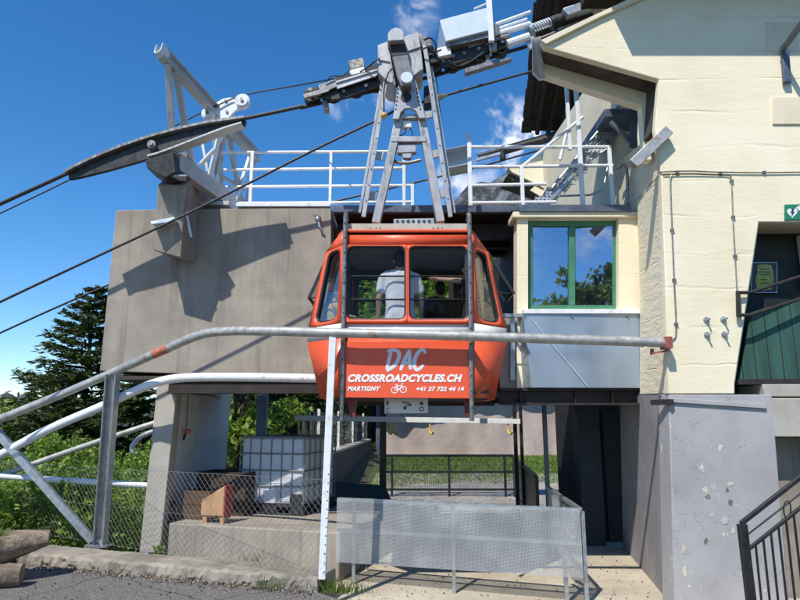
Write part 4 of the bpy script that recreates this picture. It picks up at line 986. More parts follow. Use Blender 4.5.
# bumper lip of the stripe, roof moulding
b = MB(); pts = [p + (p - Vector((CX, YM, p.z))).normalized() * .004 for p in R[2]]; b.tube(pts + [pts[0]], .012, 6, False); b.build('moulding', 'orange', car)
b = MB()
zr = Z(237, YC); rim = [Vector((p.x, p.y, zs[4] + .012)) + (Vector((p.x - CX, p.y - YM, 0))).normalized() * .012 for p in R[4]]
b.tube(rim + [rim[0]], .022, 8, False); b.build('roof_moulding', 'orange', car)
def offs(q, d):
    n = (q[1] - q[0]).cross(q[3] - q[0]).normalized(); c = Vector((CX, YM, q[0].z))
    if n.dot((q[0] + q[1]) / 2 - c) < 0: n = -n
    return n * d
skip = []
for i, (q, hole) in enumerate(panes):
    loop = [bil(q, *p) + offs(q, .004) for p in hole]
    b = MB(); b.tube(loop + [loop[0]], .021, 6, False); w = b.build('window', 'rubber', car)
    b = MB(); b.add([bil(q, *p) - offs(q, .012) for p in hole], [tuple(range(len(hole)))]); b.build('pane', 'glass', w, smooth=False)
for k in (0, 1, 2, 6, 7):                                            # seams between the body panels
    b = MB(); b.tube([R[i][k] + (R[i][k] - Vector((CX, YM, R[i][k].z))).normalized() * .001 for i in (0, 1)], .0045, 6); b.build('seam', 'rubber', car)
for k, n_ in ((1, 5), (7, 5)):
    for i in range(n_):
        p = R[0][k].lerp(R[0][(k + 1) % 8], (i + .5) / n_) * .06 + R[1][k].lerp(R[1][(k + 1) % 8], (i + .5) / n_) * .94; d = (p - Vector((CX, YM, p.z))).normalized()
        b = MB(); b.cyl(p, p + d * .007, .010, 8); b.build('rivet', 'steel', car)
# inside: floor, bench of guard bars behind the panes, lining of the ceiling
b = MB(); b.add([p * 1 + Vector((0, 0, .06)) for p in R[0]], [tuple(range(8))]); b.build('floor', 'inner', car)
b = MB(); b.add([Vector((CX + (p.x - CX) * .96, YM + (p.y - YM) * .96, zs[4] - .06)) for p in R[4]], [tuple(range(8))]); b.build('ceiling', 'inner', car)
for z in (Z(275, YC), Z(298.5, YC)):
    b = MB(); lo = .06
    f = (z - zs[2]) / (zs[3] - zs[2]); w = HW[2] * (1 - f) + HW[3] * f; ye = YE[2] * (1 - f) + YE[3] * f
    b.tube([(CX - w + lo, ye + .02, z), (CX - FW, YC + lo, z), (CX + FW, YC + lo, z), (CX + w - lo, ye + .02, z)], .011, 6); b.build('guard_bar', 'blacksteel', car)
    b = MB(); b.tube([(CX - FW, 2 * YM - YC - lo, z), (CX + FW, 2 * YM - YC - lo, z)], .011, 6); b.build('guard_bar', 'blacksteel', car)
# tilted-out end windows
for sx, pts in ((-1, [(329, 254), (309, 298), (314.5, 304), (325, 283)]), (1, [(487.5, 252), (513.5, 293), (509, 303), (489, 268)])):
    b = MB(); yy = 7.46; a, c = W(*pts[0], yy), W(*pts[1], yy); dpt = .62; dn = (c - a).normalized(); 
    fr = [a, c, c + Vector((0, dpt, 0)), a + Vector((0, dpt, 0))]
    for i in range(4): b.bar(fr[i], fr[(i + 1) % 4], .025, .035, (c - a).cross(Vector((0, 1, 0))))
    w = b.build('hopper_window', 'rubber', car, label='end window tilted out at its lower edge')
    b = MB(); b.quad(*fr); b.build('pane', 'glass', w, smooth=False)
    b = MB(); b.bar(c + Vector((0, .02, 0)), Vector((CX + sx * 1.05, yy + .02, c.z + .02)), .012, .012); b.build('stay', 'blacksteel', w)
# roof frame with its carriers
zr = zs[4] + .036
b = MB(); b.box((CX - .735, YC + .05, zr), (CX + .725, YC + .13, Z(223.5, YC + .05))); b.box((CX - .735, 8.47, zr), (CX + .725, 8.55, zr + .08))
for x in (-.70, -.25, .2, .65): b.box((CX + x, YC + .135, zr), (CX + x + .06, 8.46, zr + .075))
b.build('roof_frame', 'beige', car, bevel=.005)
for px in (368, 371, 376, 380, 433, 438, 442): b = MB(); p = W(px, 228.5, YC + .05); b.cyl(p + Vector((0, -.012, 0)), p, .012, 8); b.build('frame_bolt', 'steel', car)
# guide tubes in front
for (x0, x1) in ((345.5, 341.3), (469.3, 471.8)):
    b = MB(); yt = YC - .04; t = [W(x0, 216, yt), W(x1, 421, yt)]
    b.tube([t[0] + Vector((0, .16, .0)), t[0] + Vector((0, .04, .035)), t[0], t[1]], .026, 12); g = b.build('guide_tube', 'steel', car)
    b = MB()
    for i in range(13): p = t[0].lerp(t[1], .04 + i * .075); b = MB(); b.cyl(p + Vector((0, -.030, 0)), p, .009, 8); b.build('rivet', 'blacksteel', g)
    b = MB(); p = W(x1, 399, yt); b.bar(p + Vector((0, .03, .0)), p + Vector((0, .25, .05)), .03, .05); b.build('bracket', 'darkred', g)
b = MB(); b.bar(W(473, 392.5, YC - .03), W(488, 392, YC + .22), .03, .03); b.build('step_bracket', 'blacksteel', car)
b = MB(); p = W(351, 400, YC + .1); b.prism([W(346, 398, YC + .1), W(357, 398, YC + .1), W(355, 417, YC + .1), W(350, 417, YC + .1)], (0, .06, 0)); b.build('skid', 'darkred', car)
b = MB(); p = W(467, 400, YC + .1); b.prism([W(464, 398, YC + .1), W(469, 398, YC + .1), W(469, 415, YC + .1), W(466, 417, YC + .1)], (0, .06, 0)); b.build('skid', 'darkred', car)

# advertising panel on the front with its lettering
sg = MB(); sg.prism([W(344.8, 341.5, YC - .004), W(470, 341.5, YC - .004), W(470, 398.5, YC - .004), W(344.8, 397.5, YC - .004)], (0, -.010, 0)); sgo = sg.build('sign_panel', 'signred', car, bevel=.003, label='orange-red advertising panel with white lettering')
YS = YC - .0155
def text(body, x0, y0, x1, y1, Y, mat, parent, name='lettering', shear=0., offset=0., depth=.0015, space=1., res=6):
    """writing fitted to a box on an upright surface"""
    cu = bpy.data.curves.new(name, 'FONT'); cu.body = body; cu.shear = shear; cu.offset = offset; cu.extrude = depth; cu.space_character = space; cu.resolution_u = res
    tmp = bpy.data.objects.new('tmp', cu); COL.objects.link(tmp); dg = bpy.context.evaluated_depsgraph_get(); dg.update()
    me = bpy.data.meshes.new_from_object(tmp.evaluated_get(dg)); bpy.data.objects.remove(tmp); bpy.data.curves.remove(cu)
    v = np.array([p.co for p in me.vertices]); lo, hi = v.min(0), v.max(0)
    A = W(x0, y1, Y); B = W(x1, y0, Y)
    for p in me.vertices:
        p.co = (A.x + (p.co.x - lo[0]) / (hi[0] - lo[0]) * (B.x - A.x), Y - p.co.z - depth, A.z + (p.co.y - lo[1]) / (hi[1] - lo[1]) * (B.z - A.z))
    me.name = name; me.materials.clear(); me.materials.append(MAT[mat]); me.update()
    o = bpy.data.objects.new(name, me); link(o, parent); return o
def stroke(pts, Y, w, mat, parent, name='lettering'):
    b = MB()
    P = [W(x, y, Y) for x, y in pts]; P = smoothpath(P, 5) if len(P) > 2 else P
    b.tube(P, w, 8); o = b.build(name, mat, parent)
    for v in o.data.vertices: v.co.y = Y + (v.co.y - Y) * .12
    return o
# 'DAC' in brush lettering
def brush(strokes, name='lettering'):
    b = MB()
    for pts in strokes:
        P = smoothpath([W(x, y, YS) for x, y in pts], 6); n = len(P); b.tube(P, [.019 * (.8 + .35 * math.sin(3.1 * i / (n - 1))) for i in range(n)], 8)
    o = b.build(name, 'lettergrey', sgo)
    for v in o.data.vertices: v.co.y = YS + (v.co.y - YS) * .1
    return o
brush([[(391, 351), (389, 360), (386.8, 369.5)], [(387.5, 351.5), (393, 350), (398.5, 352), (398.8, 358), (395, 365), (388.5, 369.8), (386.4, 369.8)]])
brush([[(400.5, 370.2), (404, 361), (409.6, 350)], [(409.6, 350), (409.6, 359), (410.4, 369.5)], [(402.8, 363.8), (406, 363), (410.2, 362.6)]])
brush([[(425.5, 353.5), (423.8, 350), (420, 350.8), (415.6, 357), (414.3, 365), (416.3, 369.5), (420, 368.6), (423.6, 364.5)]])
text('CROSSROADCYCLES.CH', 347.8, 374.2, 462.3, 382.1, YS, 'letter', sgo, shear=.3, offset=.052, space=1.08)
text('MARTIGNY', 347.4, 386.2, 380.8, 391.0, YS, 'letter', sgo, shear=.3, offset=.05, space=1.12)
text('+41 27 722 44 14', 416.2, 386.6, 464.2, 391.2, YS, 'letter', sgo, shear=.3, offset=.05, space=1.15)
b = MB()
for (cx_, cy_) in ((394.6, 390), (403.3, 389.6)):
    c = [W(cx_ + 3.1 * math.cos(a * .2618), cy_ - 3.1 * math.sin(a * .2618), YS) for a in range(25)]; b.tube(c, .005, 6, False)
for seg in ([(394.6, 390), (397, 385.6), (402.2, 386.2), (398.6, 390), (394.6, 390)], [(398.6, 390), (396.4, 384.6)], [(395.2, 384.6), (397.8, 384.4)], [(403.3, 389.6), (401.4, 383.8), (403.4, 383.3)]):
    for i in range(len(seg) - 1): b.tube([W(*seg[i], YS), W(*seg[i + 1], YS)], .0048, 6)
o = b.build('bicycle_emblem', 'letter', sgo)
for v in o.data.vertices: v.co.y = YS + (v.co.y - YS) * .3

# ------------------------------------------------------------------ hanger and truck
hg = thing('cabin_hanger', 'tall grey steel hanger frame with ladder rails holding the orange cabin', 'hanger', (CX, YM, 4.1))
def leg(a, c, w, d, Y=7.62, m='hangergrey', nm='leg'):
    b = MB(); b.bar(W(*a, Y), W(*c, Y), w, d, (0, 1, 0)); return b.build(nm, m, hg, bevel=.006)
YH = 7.62
leg((401, 112), (376, 224), .105, .14); leg((420, 112), (440.5, 223), .105, .14)
for sx, (a, c) in ((-1, ((388.5, 64), (363.5, 217))), (1, ((424.5, 45), (450.5, 217)))):
    b = MB(); b.bar(W(*a, YH - .12), W(*c, YH - .12), .055, .03, (0, 1, 0)); b.bar(W(a[0] - 4 * sx * -1, a[1] + 4, YH + .02), W(c[0] + 4 * sx, c[1] - 4, YH + .02), .035, .03, (0, 1, 0)); lad = b.build('ladder_rail', 'hangergrey', hg, bevel=.003)
    b = MB()
    for i in range(9): p = W(*a, YH - .12).lerp(W(*c, YH - .12), .1 + i * .1); b = MB(); b.cyl(p + Vector((0, -.022, 0)), p, .011, 8); b.build('bolt', 'steel', lad)
for pix in ([(372, 151), (384, 152), (382, 160), (371, 158)], [(366, 191), (377, 192), (375, 200), (365, 199)], [(428, 151), (440, 149), (441, 156), (430, 159)], [(436, 190), (447, 189), (448, 196), (437, 199)], [(423, 112), (432, 110.5), (432.5, 117), (424, 119)]):
    b = MB(); b.pprism(pix, YH - .04, .03); b.build('rung_plate', 'hangergrey', hg, bevel=.003)
for (a, c, w) in (((394, 118), (423, 117.5), .06), ((391, 140.5), (426, 140.5), .075)):
    b = MB(); b.bar(W(*a, YH - .03), W(*c, YH - .03), .10, w); b.build('crossbar', 'hangergrey', hg, bevel=.005)
b = MB(); b.tube(smoothpath([W(391, 159, YH), W(398, 162.5, YH), (W(408, 163, YH)), W(421, 160, YH)], 5), .022, 8); b.build('crossbar', 'steel', hg)
b = MB(); b.pprism([(397, 144.5), (416, 143.5), (416.5, 152), (398, 153)], YH - .05, .10); b.pprism([(402, 153), (412, 153), (411, 158), (403, 158)], YH - .04, .08); b.build('junction_box', 'hangergrey', hg, bevel=.008)
b = MB(); b.pprism([(402.5, 120.5), (411.5, 120.5), (411.5, 127), (402.5, 127)], YH - .04, .08); b.build('junction_box', 'stripe', hg, bevel=.006)
b = MB(); b.tube(smoothpath([W(406, 127, YH), W(405, 133, YH), W(400, 136, YH), W(397, 139, YH)], 5), .007, 6); b.tube(smoothpath([W(409, 127, YH), W(412, 132, YH), W(412, 140, YH)], 5), .006, 6); b.build('cable', 'rubber', hg)
b = MB(); b.pprism([(393.5, 219), (434, 218), (434.5, 223.6), (393.5, 224)], YC + .22, .03); pb = b.build('perforated_bar', 'hangergrey', hg, bevel=.003)
b = MB()
for i in range(7): p = W(397.5 + i * 5.3, 221.2, YC + .215); b.cyl(p + Vector((0, -.004, 0)), p, .016, 12)
b.build('hole', 'rubber', pb)
# bottom plate with the pin
pl = [(400.5, 72), (405, 69.5), (411, 69.5), (414, 72), (424, 112), (426, 118), (419, 118), (416, 111), (411, 108), (405, 108.5), (401, 112), (399, 119), (392.5, 119), (394, 111)]
b = MB(); b.pprism(pl, YH - .14, .05); hp = b.build('pin_plate', 'hangergrey', hg, bevel=.006)
b = MB(); p = W(406, 97, YH - .145); b.cyl(p + Vector((0, -.004, 0)), p, .072, 24); b.build('round_hole', 'rubber', hp)
b = MB()
for i in range(6):
    for (xa, xb) in ((398.5 - i * .55, 0), (416.5 + i * .75, 0)):
        b = MB(); p = W(xa, 89 + i * 4, YH - .142); b.cyl(p + Vector((0, -.006, 0)), p, .011, 8); b.build('bolt', 'blacksteel', hp)
b = MB(); p = W(406.8, 77.2, 7.30); b.cyl(p, p + Vector((0, .4, 0)), .080, 28); b.build('pin', 'casegrey', hg, bevel=.008)
b = MB(); b.ell(W(384, 115.5, YH - .15), (.042, .05, .042)); b.build('lamp', 'yellowsteel', hg)
b = MB(); p0, p1 = W(431, 99.5, 7.68), W(447, 95, 7.69); b.tube([p0, p0.lerp(p1, .6), p1], [.045, .042, .02], 10); b.build('rope_socket', 'brass', hg)
b = MB(); b.pprism([(424, 86), (430, 85), (432, 103), (424, 104)], 7.62, .2); b.build('clamp_block', 'bogie', hg, bevel=.01)
# arm that carries the pin
b = MB()
arm = [(387.5, 41), (388, 33), (391, 29), (396, 27.2), (401, 28.5), (404, 32), (404.3, 40)]
b.prism([W(x, y, 7.25) for x, y in arm], (0, .62, 0))
b.build('arm', 'hangergrey', hg, bevel=.01)
b = MB(); b.prism([W(389, 42, 7.34), W(404, 40, 7.34), (W(413, 74, 7.34)), W(411, 86, 7.34), W(401, 86, 7.34), W(397, 76, 7.34)], (0, .3, 0)); b.build('arm_web', 'hubshade', hg, bevel=.008, label='lower part of the arm, its shade painted in dark grey')  # shade below the arm head painted as a darker steel
b = MB(); b.prism([W(389.5, 42, 7.335), W(404.5, 40.5, 7.335), W(407, 54, 7.335), W(392, 56, 7.335)], (0, .02, 0)); b.build('pocket_shade', 'rubber', hg)  # black sheet painted in for the shade under the arm head
b = MB(); b.pprism([(377.5, 45), (388, 41), (396, 85), (394, 86), (390, 62), (378, 60)], 7.42, .5); b.pprism([(377, 60.5), (390, 56), (396, 84), (388, 82), (378, 72)], 7.44, .5); b.build('cheek', 'hangergrey', hg, bevel=.01)
b = MB(); b.pprism([(403.5, 36.5), (418.5, 31.5), (421, 47), (406, 52)], 7.42, .5); b.pprism([(406, 52.6), (421, 47.6), (423.5, 69), (412, 77)], 7.44, .5); b.build('cheek', 'hangergrey', hg, bevel=.01)
b = MB(); b.pprism([(418.5, 32), (431, 39), (433, 46), (421.5, 47.5)], 7.5, .4); b.build('cover', 'steel', hg, bevel=.012)

tk = thing('cable_car_truck', 'long dark wheeled truck riding the carrying rope above the orange cabin', 'rope truck', tuple(W(405, 75, YT)))
for side in (-.17, .10):
    b = MB(); b.pprism([(304, 92), (316, 87), (333, 82), (378, 70), (390, 70), (392, 82), (376, 87), (345, 98), (330, 100), (318, 97), (305, 97)], YT + side, .04); b.build('bogie_frame', 'bogie', tk, bevel=.006)
    b = MB(); b.pprism([(420, 62), (428, 58), (447, 50), (473, 44), (492, 36), (508, 32), (512, 40), (508, 46), (478, 56), (447, 66), (430, 72), (422, 72)], YT + side, .04); b.build('bogie_frame', 'bogie', tk, bevel=.006)
for (px, py) in ((312, 97), (333, 94), (355.5, 89), (375.5, 83.5), (434, 68), (452, 64), (477, 56.5), (500, 49.5)):
    p = W(px, py, YT); r = .105
    b = MB(); b.tube([p + Vector((0, -.06, 0)), p + Vector((0, -.045, 0)), p + Vector((0, -.03, 0)), p + Vector((0, .03, 0)), p + Vector((0, .045, 0)), p + Vector((0, .06, 0))], [r * 1.08, r * 1.08, r * .92, r * .92, r * 1.08, r * 1.08], 28); w = b.build('wheel', 'bogie', tk)
    b = MB(); pts = [p + Vector((r * .86 * math.cos(a * .2618), -.062, r * .86 * math.sin(a * .2618))) for a in range(25)]; b.tube(pts, .012, 6, False); b.build('rim', 'steel', w)
    b = MB(); b.cyl(p + Vector((0, -.20, 0)), p, .028, 12); b.build('axle', 'steel', w)
b = MB(); b.pprism([(336, 82.5), (377, 70), (378, 73.5), (376, 76), (337, 89)], YT - .24, .02); b.pprism([(335.5, 81), (378, 68.5), (378, 70.2), (336, 83)], YT - .26, .10); b.build('guard', 'greypaint', tk, bevel=.004)
b = MB(); b.pprism([(303, 94), (318, 90), (328, 88), (329, 91), (318, 94.5), (304, 98)], YT - .23, .03); b.pprism([(318, 85), (336, 79), (338, 86), (329, 90), (320, 91)], YT - .22, .03); b.pprism([(322, 98), (327, 97), (328, 107), (323, 107)], YT - .12, .2); b.build('brake_linkage', 'steel', tk, bevel=.003)
b = MB(); b.pprism([(348, 61), (363, 57), (365, 66), (350, 69)], YT - .15, .28); b.build('lamp_box', 'brass', tk, bevel=.008)
b = MB(); b.pprism([(349, 70), (364, 66.5), (365.5, 71.5), (351, 75)], YT - .17, .3); b.build('bracket_box', 'stripe', tk, bevel=.005)
b = MB(); b.pprism([(334, 77), (349, 73), (350, 78), (335, 83)], YT - .1, .2); b.build('rubber_bumper', 'rubber', tk, bevel=.008); b = MB(); b.pprism([(364, 68), (376, 63), (378, 69), (366, 73)], YT - .1, .2); b.build('rubber_bumper', 'rubber', tk, bevel=.008)
b = MB(); b.pprism([(437, 48), (449.5, 45), (451.5, 54), (438.5, 57)], YT - .25, .2); b.build('white_block', 'stripe', tk, bevel=.006)
b = MB(); b.pprism([(421.5, 46.5), (432, 44), (437, 53), (424, 58)], YT - .27, .2); b.pprism([(424, 57), (439, 54), (440, 62), (426, 64)], YT - .24, .2); b.build('hydraulic_unit', 'bogie', tk, bevel=.01)
# equipment case and working platform on the right bogie
b = MB(); b.prism([W(440, 20, YT - .32), W(486.5, 7.5, YT - .32), W(490, 30, YT - .32), W(445.5, 41.5, YT - .32)], (0, .66, 0)); b.build('equipment_case', 'casegrey', tk, bevel=.008, label='pale blue-grey sheet metal case')
b = MB(); b.pprism([(445, 42), (490, 31), (492, 36.5), (447, 47)], YT - .28, .55); b.build('case_bracket', 'steel', tk, bevel=.005)
b = MB(); b.pprism([(467, 43), (484.5, 37.5), (485.5, 42.5), (468.5, 47.8)], YT - .182, .008); b.build('panel', 'galvsheet', tk)
b = MB(); b.bar(W(488, -12, YT - .3), W(491.5, 42, YT - .3), .075, .06, (0, 1, 0)); b.build('post', 'white', tk, bevel=.006)
b = MB(); b.tube([W(486, 4, YT - .31), W(474, 9, YT - .31)], .014, 8); b.build('bracket', 'white', tk)
for (a, c, r, m) in (((494, 25), (530.5, 12), .025, 'white'), ((497, 29), (527, 19), .02, 'white'), ((494, 35), (530, 24), .04, 'white'), ((507, 44), (529, 36.5), .055, 'white'), ((488, 41), (509, 36), .03, 'steel')):
    b = MB(); b.tube([W(*a, YT - .2), W(*c, YT - .2)], r, 10); b.build('platform_rail', m, tk)
b = MB(); b.pprism([(489, 27), (499, 24), (500, 34), (491, 38)], YT - .26, .12); b.pprism([(489, 44), (497, 42), (497, 49), (490, 51)], YT - .24, .06); b.build('clamp', 'brass', tk, bevel=.006)
b = MB(); p = W(528, 32, YT - .12); ax = (W(560, 20, YT) - W(528, 32, YT)).normalized(); b.cyl(p, p + ax * .06, .11, 24); b.pprism([(527, 37), (534, 36), (533, 47), (529.5, 48.5), (527, 44)], YT - .2, .05); b.build('buffer_plate', 'galv', tk)
b = MB(); q0, q1 = W(534, 28, YT - .12), W(561, 18, YT - .12); n = 120; hel = []
d = (q1 - q0).normalized(); a_ = d.cross(Vector((0, 1, 0))).normalized(); b_ = d.cross(a_)
for i in range(n): t = i / (n - 1); hel.append(q0.lerp(q1, t) + (a_ * math.cos(t * 69) + b_ * math.sin(t * 69)) * .055)
b.tube(hel, .011, 5); b.build('buffer_spring', 'white', tk)
b = MB(); b.bar(W(465, 74, YT - .1), W(511, 60, YT - .1), .10, .025); b.bar(W(465, 72, YT - .1), W(500, 61.5, YT - .1), .07, .06); b.bar(W(487, 66, YT - .1), W(488, 55, YT - .1), .05, .06, (0, 1, 0)); b.build('rope_catcher', 'steel', tk)
for pts, r in ((((424, 40, 7.46), (431, 38, 7.42), (436, 46, 7.42), (433, 56, 7.45)), .014), (((421, 50, 7.42), (429, 47, 7.38), (434, 52, 7.40), (441, 50, 7.46)), .011), (((380, 58, 7.40), (374, 62, 7.42), (368, 67, 7.5), (360, 72, 7.56)), .010), (((395, 66, 7.38), (388, 74, 7.36), (384, 90, 7.4), (384, 112, 7.46)), .009), (((447, 60, 7.5), (458, 66, 7.5), (470, 62, 7.5), (484, 52, 7.52)), .010), (((326, 82, 7.56), (332, 76, 7.54), (342, 76, 7.56), (350, 70, 7.6)), .008)):
    b = MB(); b.tube(smoothpath([W(*q) for q in pts], 6), r, 7); b.build('hose', 'rubber', tk)
for (px, py) in ((344, 92), (366, 86), (388, 76), (443, 62), (464, 54), (487, 45), (505, 39)):
    p = W(px, py, YT - .17); b = MB(); b.cyl(p + Vector((0, -.03, 0)), p, .026, 6); b.build('nut', 'steel', tk)
bf = thing('end_buffer', 'dark cylindrical buffer with pale channel resting on the portal roof edge', 'buffer', tuple(W(570, 15, YT)))
b = MB(); b.cyl(W(551, 24, YT - .12), W(602, 5, YT - .12), .09, 20); b.build('cylinder', 'bogie', bf)
b = MB(); b.prism([W(563, 8, YT - .3), W(628, -13, YT - .3), W(630, -5, YT - .3), W(568, 15, YT - .3)], (0, .4, 0)); b.build('channel', 'galv', bf, bevel=.006)
b = MB(); b.pprism([(595, 8), (601, 6), (601, 14), (595, 16)], YT - .3, .1); b.build('foot', 'cream', bf)
b = MB(); b.tube([W(534, 41, YT - .1), W(600, 15, YT - .1)], .022, 8); b.build('rod', 'steel', bf)

# gear of the other lane seen between hanger and railing
eq = thing('lane_gear', 'open sheet metal case with arm hung on the far rope beside the hanger', 'rope gear', tuple(W(458, 158, 12.0)))
b = MB(); c = [W(444, 150, 11.8), W(472, 144.5, 11.8), W(472, 163, 11.8), W(447, 168, 11.8)]
b.quad(c[0], c[1], c[1] + Vector((0, .5, .1)), c[0] + Vector((0, .5, .1))); b.quad(c[0] + Vector((.0, .5, .1)), c[1] + Vector((0, .5, .1)), c[2] + Vector((0, .5, 0)), c[3] + Vector((0, .5, 0))); b.quad(c[3], c[2], c[2] + Vector((0, .5, 0)), c[3] + Vector((0, .5, 0))); b.quad(c[0], c[3], c[3] + Vector((0, .5, 0)), c[0] + Vector((0, .5, .1)))
b.build('case', 'galvsheet', eq, smooth=False, solid=.015)
b = MB(); b.bar(W(476, 160, 12), W(503, 153, 12), .06, .06); b.build('arm', 'galv', eq)
b = MB(); b.cyl(W(502, 147, 12), W(503, 160, 12), .06, 14); b.build('roller', 'bogie', eq)
b = MB(); b.tube([W(478, 156, 12.05), W(540, 141, 12.05), W(580, 128, 12.05)], [.04, .08, .10], 10); b.bar(W(505, 150, 12.1), W(592, 125, 12.1), .2, .12); b.build('beam', 'bogie', eq)

# ================================================================== people in the cabin
def capsule(mb, a, b_, ra, rb):
    a = Vector(a); b_ = Vector(b_); mb.tube([a, b_], [ra, rb], 14); mb.ell(a, (ra,) * 3, 12, 8); mb.ell(b_, (rb,) * 3, 12, 8)
def fuse(mb, name, mat, parent, vox=.011, sm=4):
    o = mb.build(name, mat, parent); md = o.modifiers.new('r', 'REMESH'); md.mode = 'VOXEL'; md.voxel_size = vox; md.use_smooth_shade = True
    s = o.modifiers.new('s', 'SMOOTH'); s.iterations = sm; s.factor = .5
    dg = bpy.context.evaluated_depsgraph_get(); dg.update(); me = bpy.data.meshes.new_from_object(o.evaluated_get(dg)); o.modifiers.clear(); old = o.data; o.data = me; bpy.data.meshes.remove(old); me.name = name
    me.polygons.foreach_set('use_smooth', [True] * len(me.polygons)); return o
def torso(mb, w, prof, n=22):
    vs = []; fs = []
    for z, rx, ry, y in prof:
        for k in range(n): a = 2 * math.pi * k / n; vs.append(w(rx * math.copysign(abs(math.cos(a)) ** .8, math.cos(a)), y + ry * math.copysign(abs(math.sin(a)) ** .8, math.sin(a)), z))
    for j in range(len(prof) - 1):
        for k in range(n): fs.append((j * n + k, j * n + (k + 1) % n, (j + 1) * n + (k + 1) % n, (j + 1) * n + k))
    fs += [tuple(range(n))[::-1], tuple((len(prof) - 1) * n + k for k in range(n))]; mb.add(vs, fs)
def person(label, loc, face, H, shirt, arms, trousers='trousers', hair='hair', headturn=0., sleeve=.5, sitting=False):
    """standing figure; arms = two elbow/wrist pairs in body space (x right, y front, z up, in parts of height)"""
    t = thing('person', label, 'person', loc); Rz = Matrix.Rotation(face, 3, 'Z'); L = Vector(loc)
    def w(x, y, z): return L + Rz @ (Vector((x, y, z)) * H)
    def e(mb, c, r, tilt=None): mb.ell(w(*c), (r[0] * H, r[1] * H, r[2] * H), 16, 10, Rz)
    B = MB(); C = MB(); T = MB()
    e(B, (0, 0, .935), (.044, .054, .064)); e(B, (0, .014, .905), (.034, .042, .045)); e(B, (0, .056, .918), (.008, .012, .014))      # skull, jaw, nose
    for s in (-1, 1): e(B, (s * .045, -.004, .925), (.007, .012, .018))
    capsule(B, w(0, -.006, .88), w(0, -.008, .82), .033 * H, .038 * H)
    for (mb, g) in ((B, 0.), (C, .010)):
        torso(mb, w, [(.485 if mb is C else .49, .094 + g * 1.6, .066 + g, 0), (.53, .093 + g * 1.5, .066 + g, 0), (.60, .086 + g * 1.3, .059 + g, 0), (.67, .092 + g, .062 + g, 0), (.74, .102 + g, .066 + g, .003), (.79, .104 + g, .060 + g, 0), (.825, .082 + g, .046 + g, -.004), (.845, .040 + g, .036 + g * .6, -.006)])
        for s in (-1, 1): capsule(mb, w(s * .03, -.005, .83), w(s * .108, 0, .805), (.030 + g * .5) * H, (.034 + g * .6) * H)
    for si, s in enumerate((-1, 1)):
        sh = Vector((s * .118, 0, .80)); el_ = Vector(arms[si][0]); wr = Vector(arms[si][1])
        capsule(B, w(*sh), w(*el_), .027 * H, .021 * H); capsule(B, w(*el_), w(*wr), .021 * H, .014 * H)
        capsule(C, w(*sh), w(*(sh.lerp(el_, sleeve))), .038 * H, .034 * H)
        d = (wr - el_).normalized(); up = Vector((0, 0, 1)) if abs(d.z) < .8 else Vector((0, 1, 0)); sd = d.cross(up).normalized()
        B.tube([w(*wr), w(*(wr + d * .03)), w(*(wr + d * .052))], [.015 * H, .019 * H, .016 * H], 12)
        pose = arms[si][2] if len(arms[si]) > 2 else 'relaxed'
        for k in range(4):
            o0 = wr + d * .048 + sd * ((k - 1.5) * .0105); ln = (.030, .034, .032, .025)[k]
            curl = (.1 if k == 0 else 1.1) if pose == 'point' else .45
            m1 = o0 + d * ln * .5 * math.cos(curl * .5) - up * ln * .5 * math.sin(curl * .5); m2 = m1 + d * ln * .5 * math.cos(curl * 1.6) - up * ln * .5 * math.sin(curl * 1.6)
            capsule(B, w(*o0), w(*m1), .0052 * H, .0048 * H); capsule(B, w(*m1), w(*m2), .0048 * H, .004 * H)
        th = wr + d * .018 - sd * .016; capsule(B, w(*th), w(*(th + d * .022 - sd * .014)), .0058 * H, .005 * H); capsule(B, w(*(th + d * .022 - sd * .014)), w(*(th + d * .036 - sd * .013)), .005 * H, .004 * H)
    for s in (-1, 1):
        hp_ = (s * .052, 0, .50); kn = (s * .056, .012, .27); an = (s * .058, -.004, .045)
        if sitting: kn = (s * .06, .24, .50); an = (s * .06, .25, .27)
        capsule(B, w(*hp_), w(*kn), .050 * H, .032 * H); capsule(B, w(*kn), w(*an), .031 * H, .021 * H)
        B.tube([w(an[0], an[1] - .02, .02), w(an[0], an[1] + .05, .02), w(an[0], an[1] + .10, .013)], [.022 * H, .024 * H, .014 * H], 10)
        capsule(T, w(*hp_), w(*kn), .060 * H, .042 * H); capsule(T, w(*kn), w(an[0], an[1], an[2] + .02), .042 * H, .033 * H)
    e(T, (0, 0, .52), (.10, .07, .055))
    fuse(B, 'body', 'skin', t, .0085 if H > 1.3 else .008, 3); sh_ = fuse(C, 'shirt', shirt, t, .009, 2)
    nrm_ = [v.normal.copy() for v in sh_.data.vertices]
    for v, vn in zip(sh_.data.vertices, nrm_):
        q = Vector(v.co); f_ = mnoise.fractal(Vector((q.x * 9, q.y * 9, q.z * 4.5)), 1., 2., 3); v.co += vn * (.009 * f_ + .006 * math.sin(q.z * 34 + q.x * 14 + 3 * f_) * mnoise.noise(q * 5))
    fuse(T, 'trousers', trousers, t)
    h = MB(); e(h, (0, -.010, .948), (.049, .055, .058)); e(h, (0, -.03, .915), (.044, .034, .045)); fuse(h, 'hair', hair, t, .009)
    b = MB()
    for s in (-1, 1): b.ell(w(s * .018, .048, .935), (.006 * H,) * 3, 8, 6)
    b.build('eyes', 'rubber', t)
    b = MB(); b.ell(w(0, .052, .893), (.014 * H, .006 * H, .003 * H), 10, 6, Rz); b.build('mouth', 'redwood', t)
    return t
FL = zs[0] + .062
q = W(400, 300, 7.19)
person('person in a white T-shirt standing with the back to the front windows', (q.x, 7.19, FL), 0.05, 1.68, 'tshirt', (((-.150, .0, .66), (-.150, .05, .52)), ((.150, 0, .66), (.155, .05, .53))), sleeve=.62)
q = W(471, 300, 7.34)
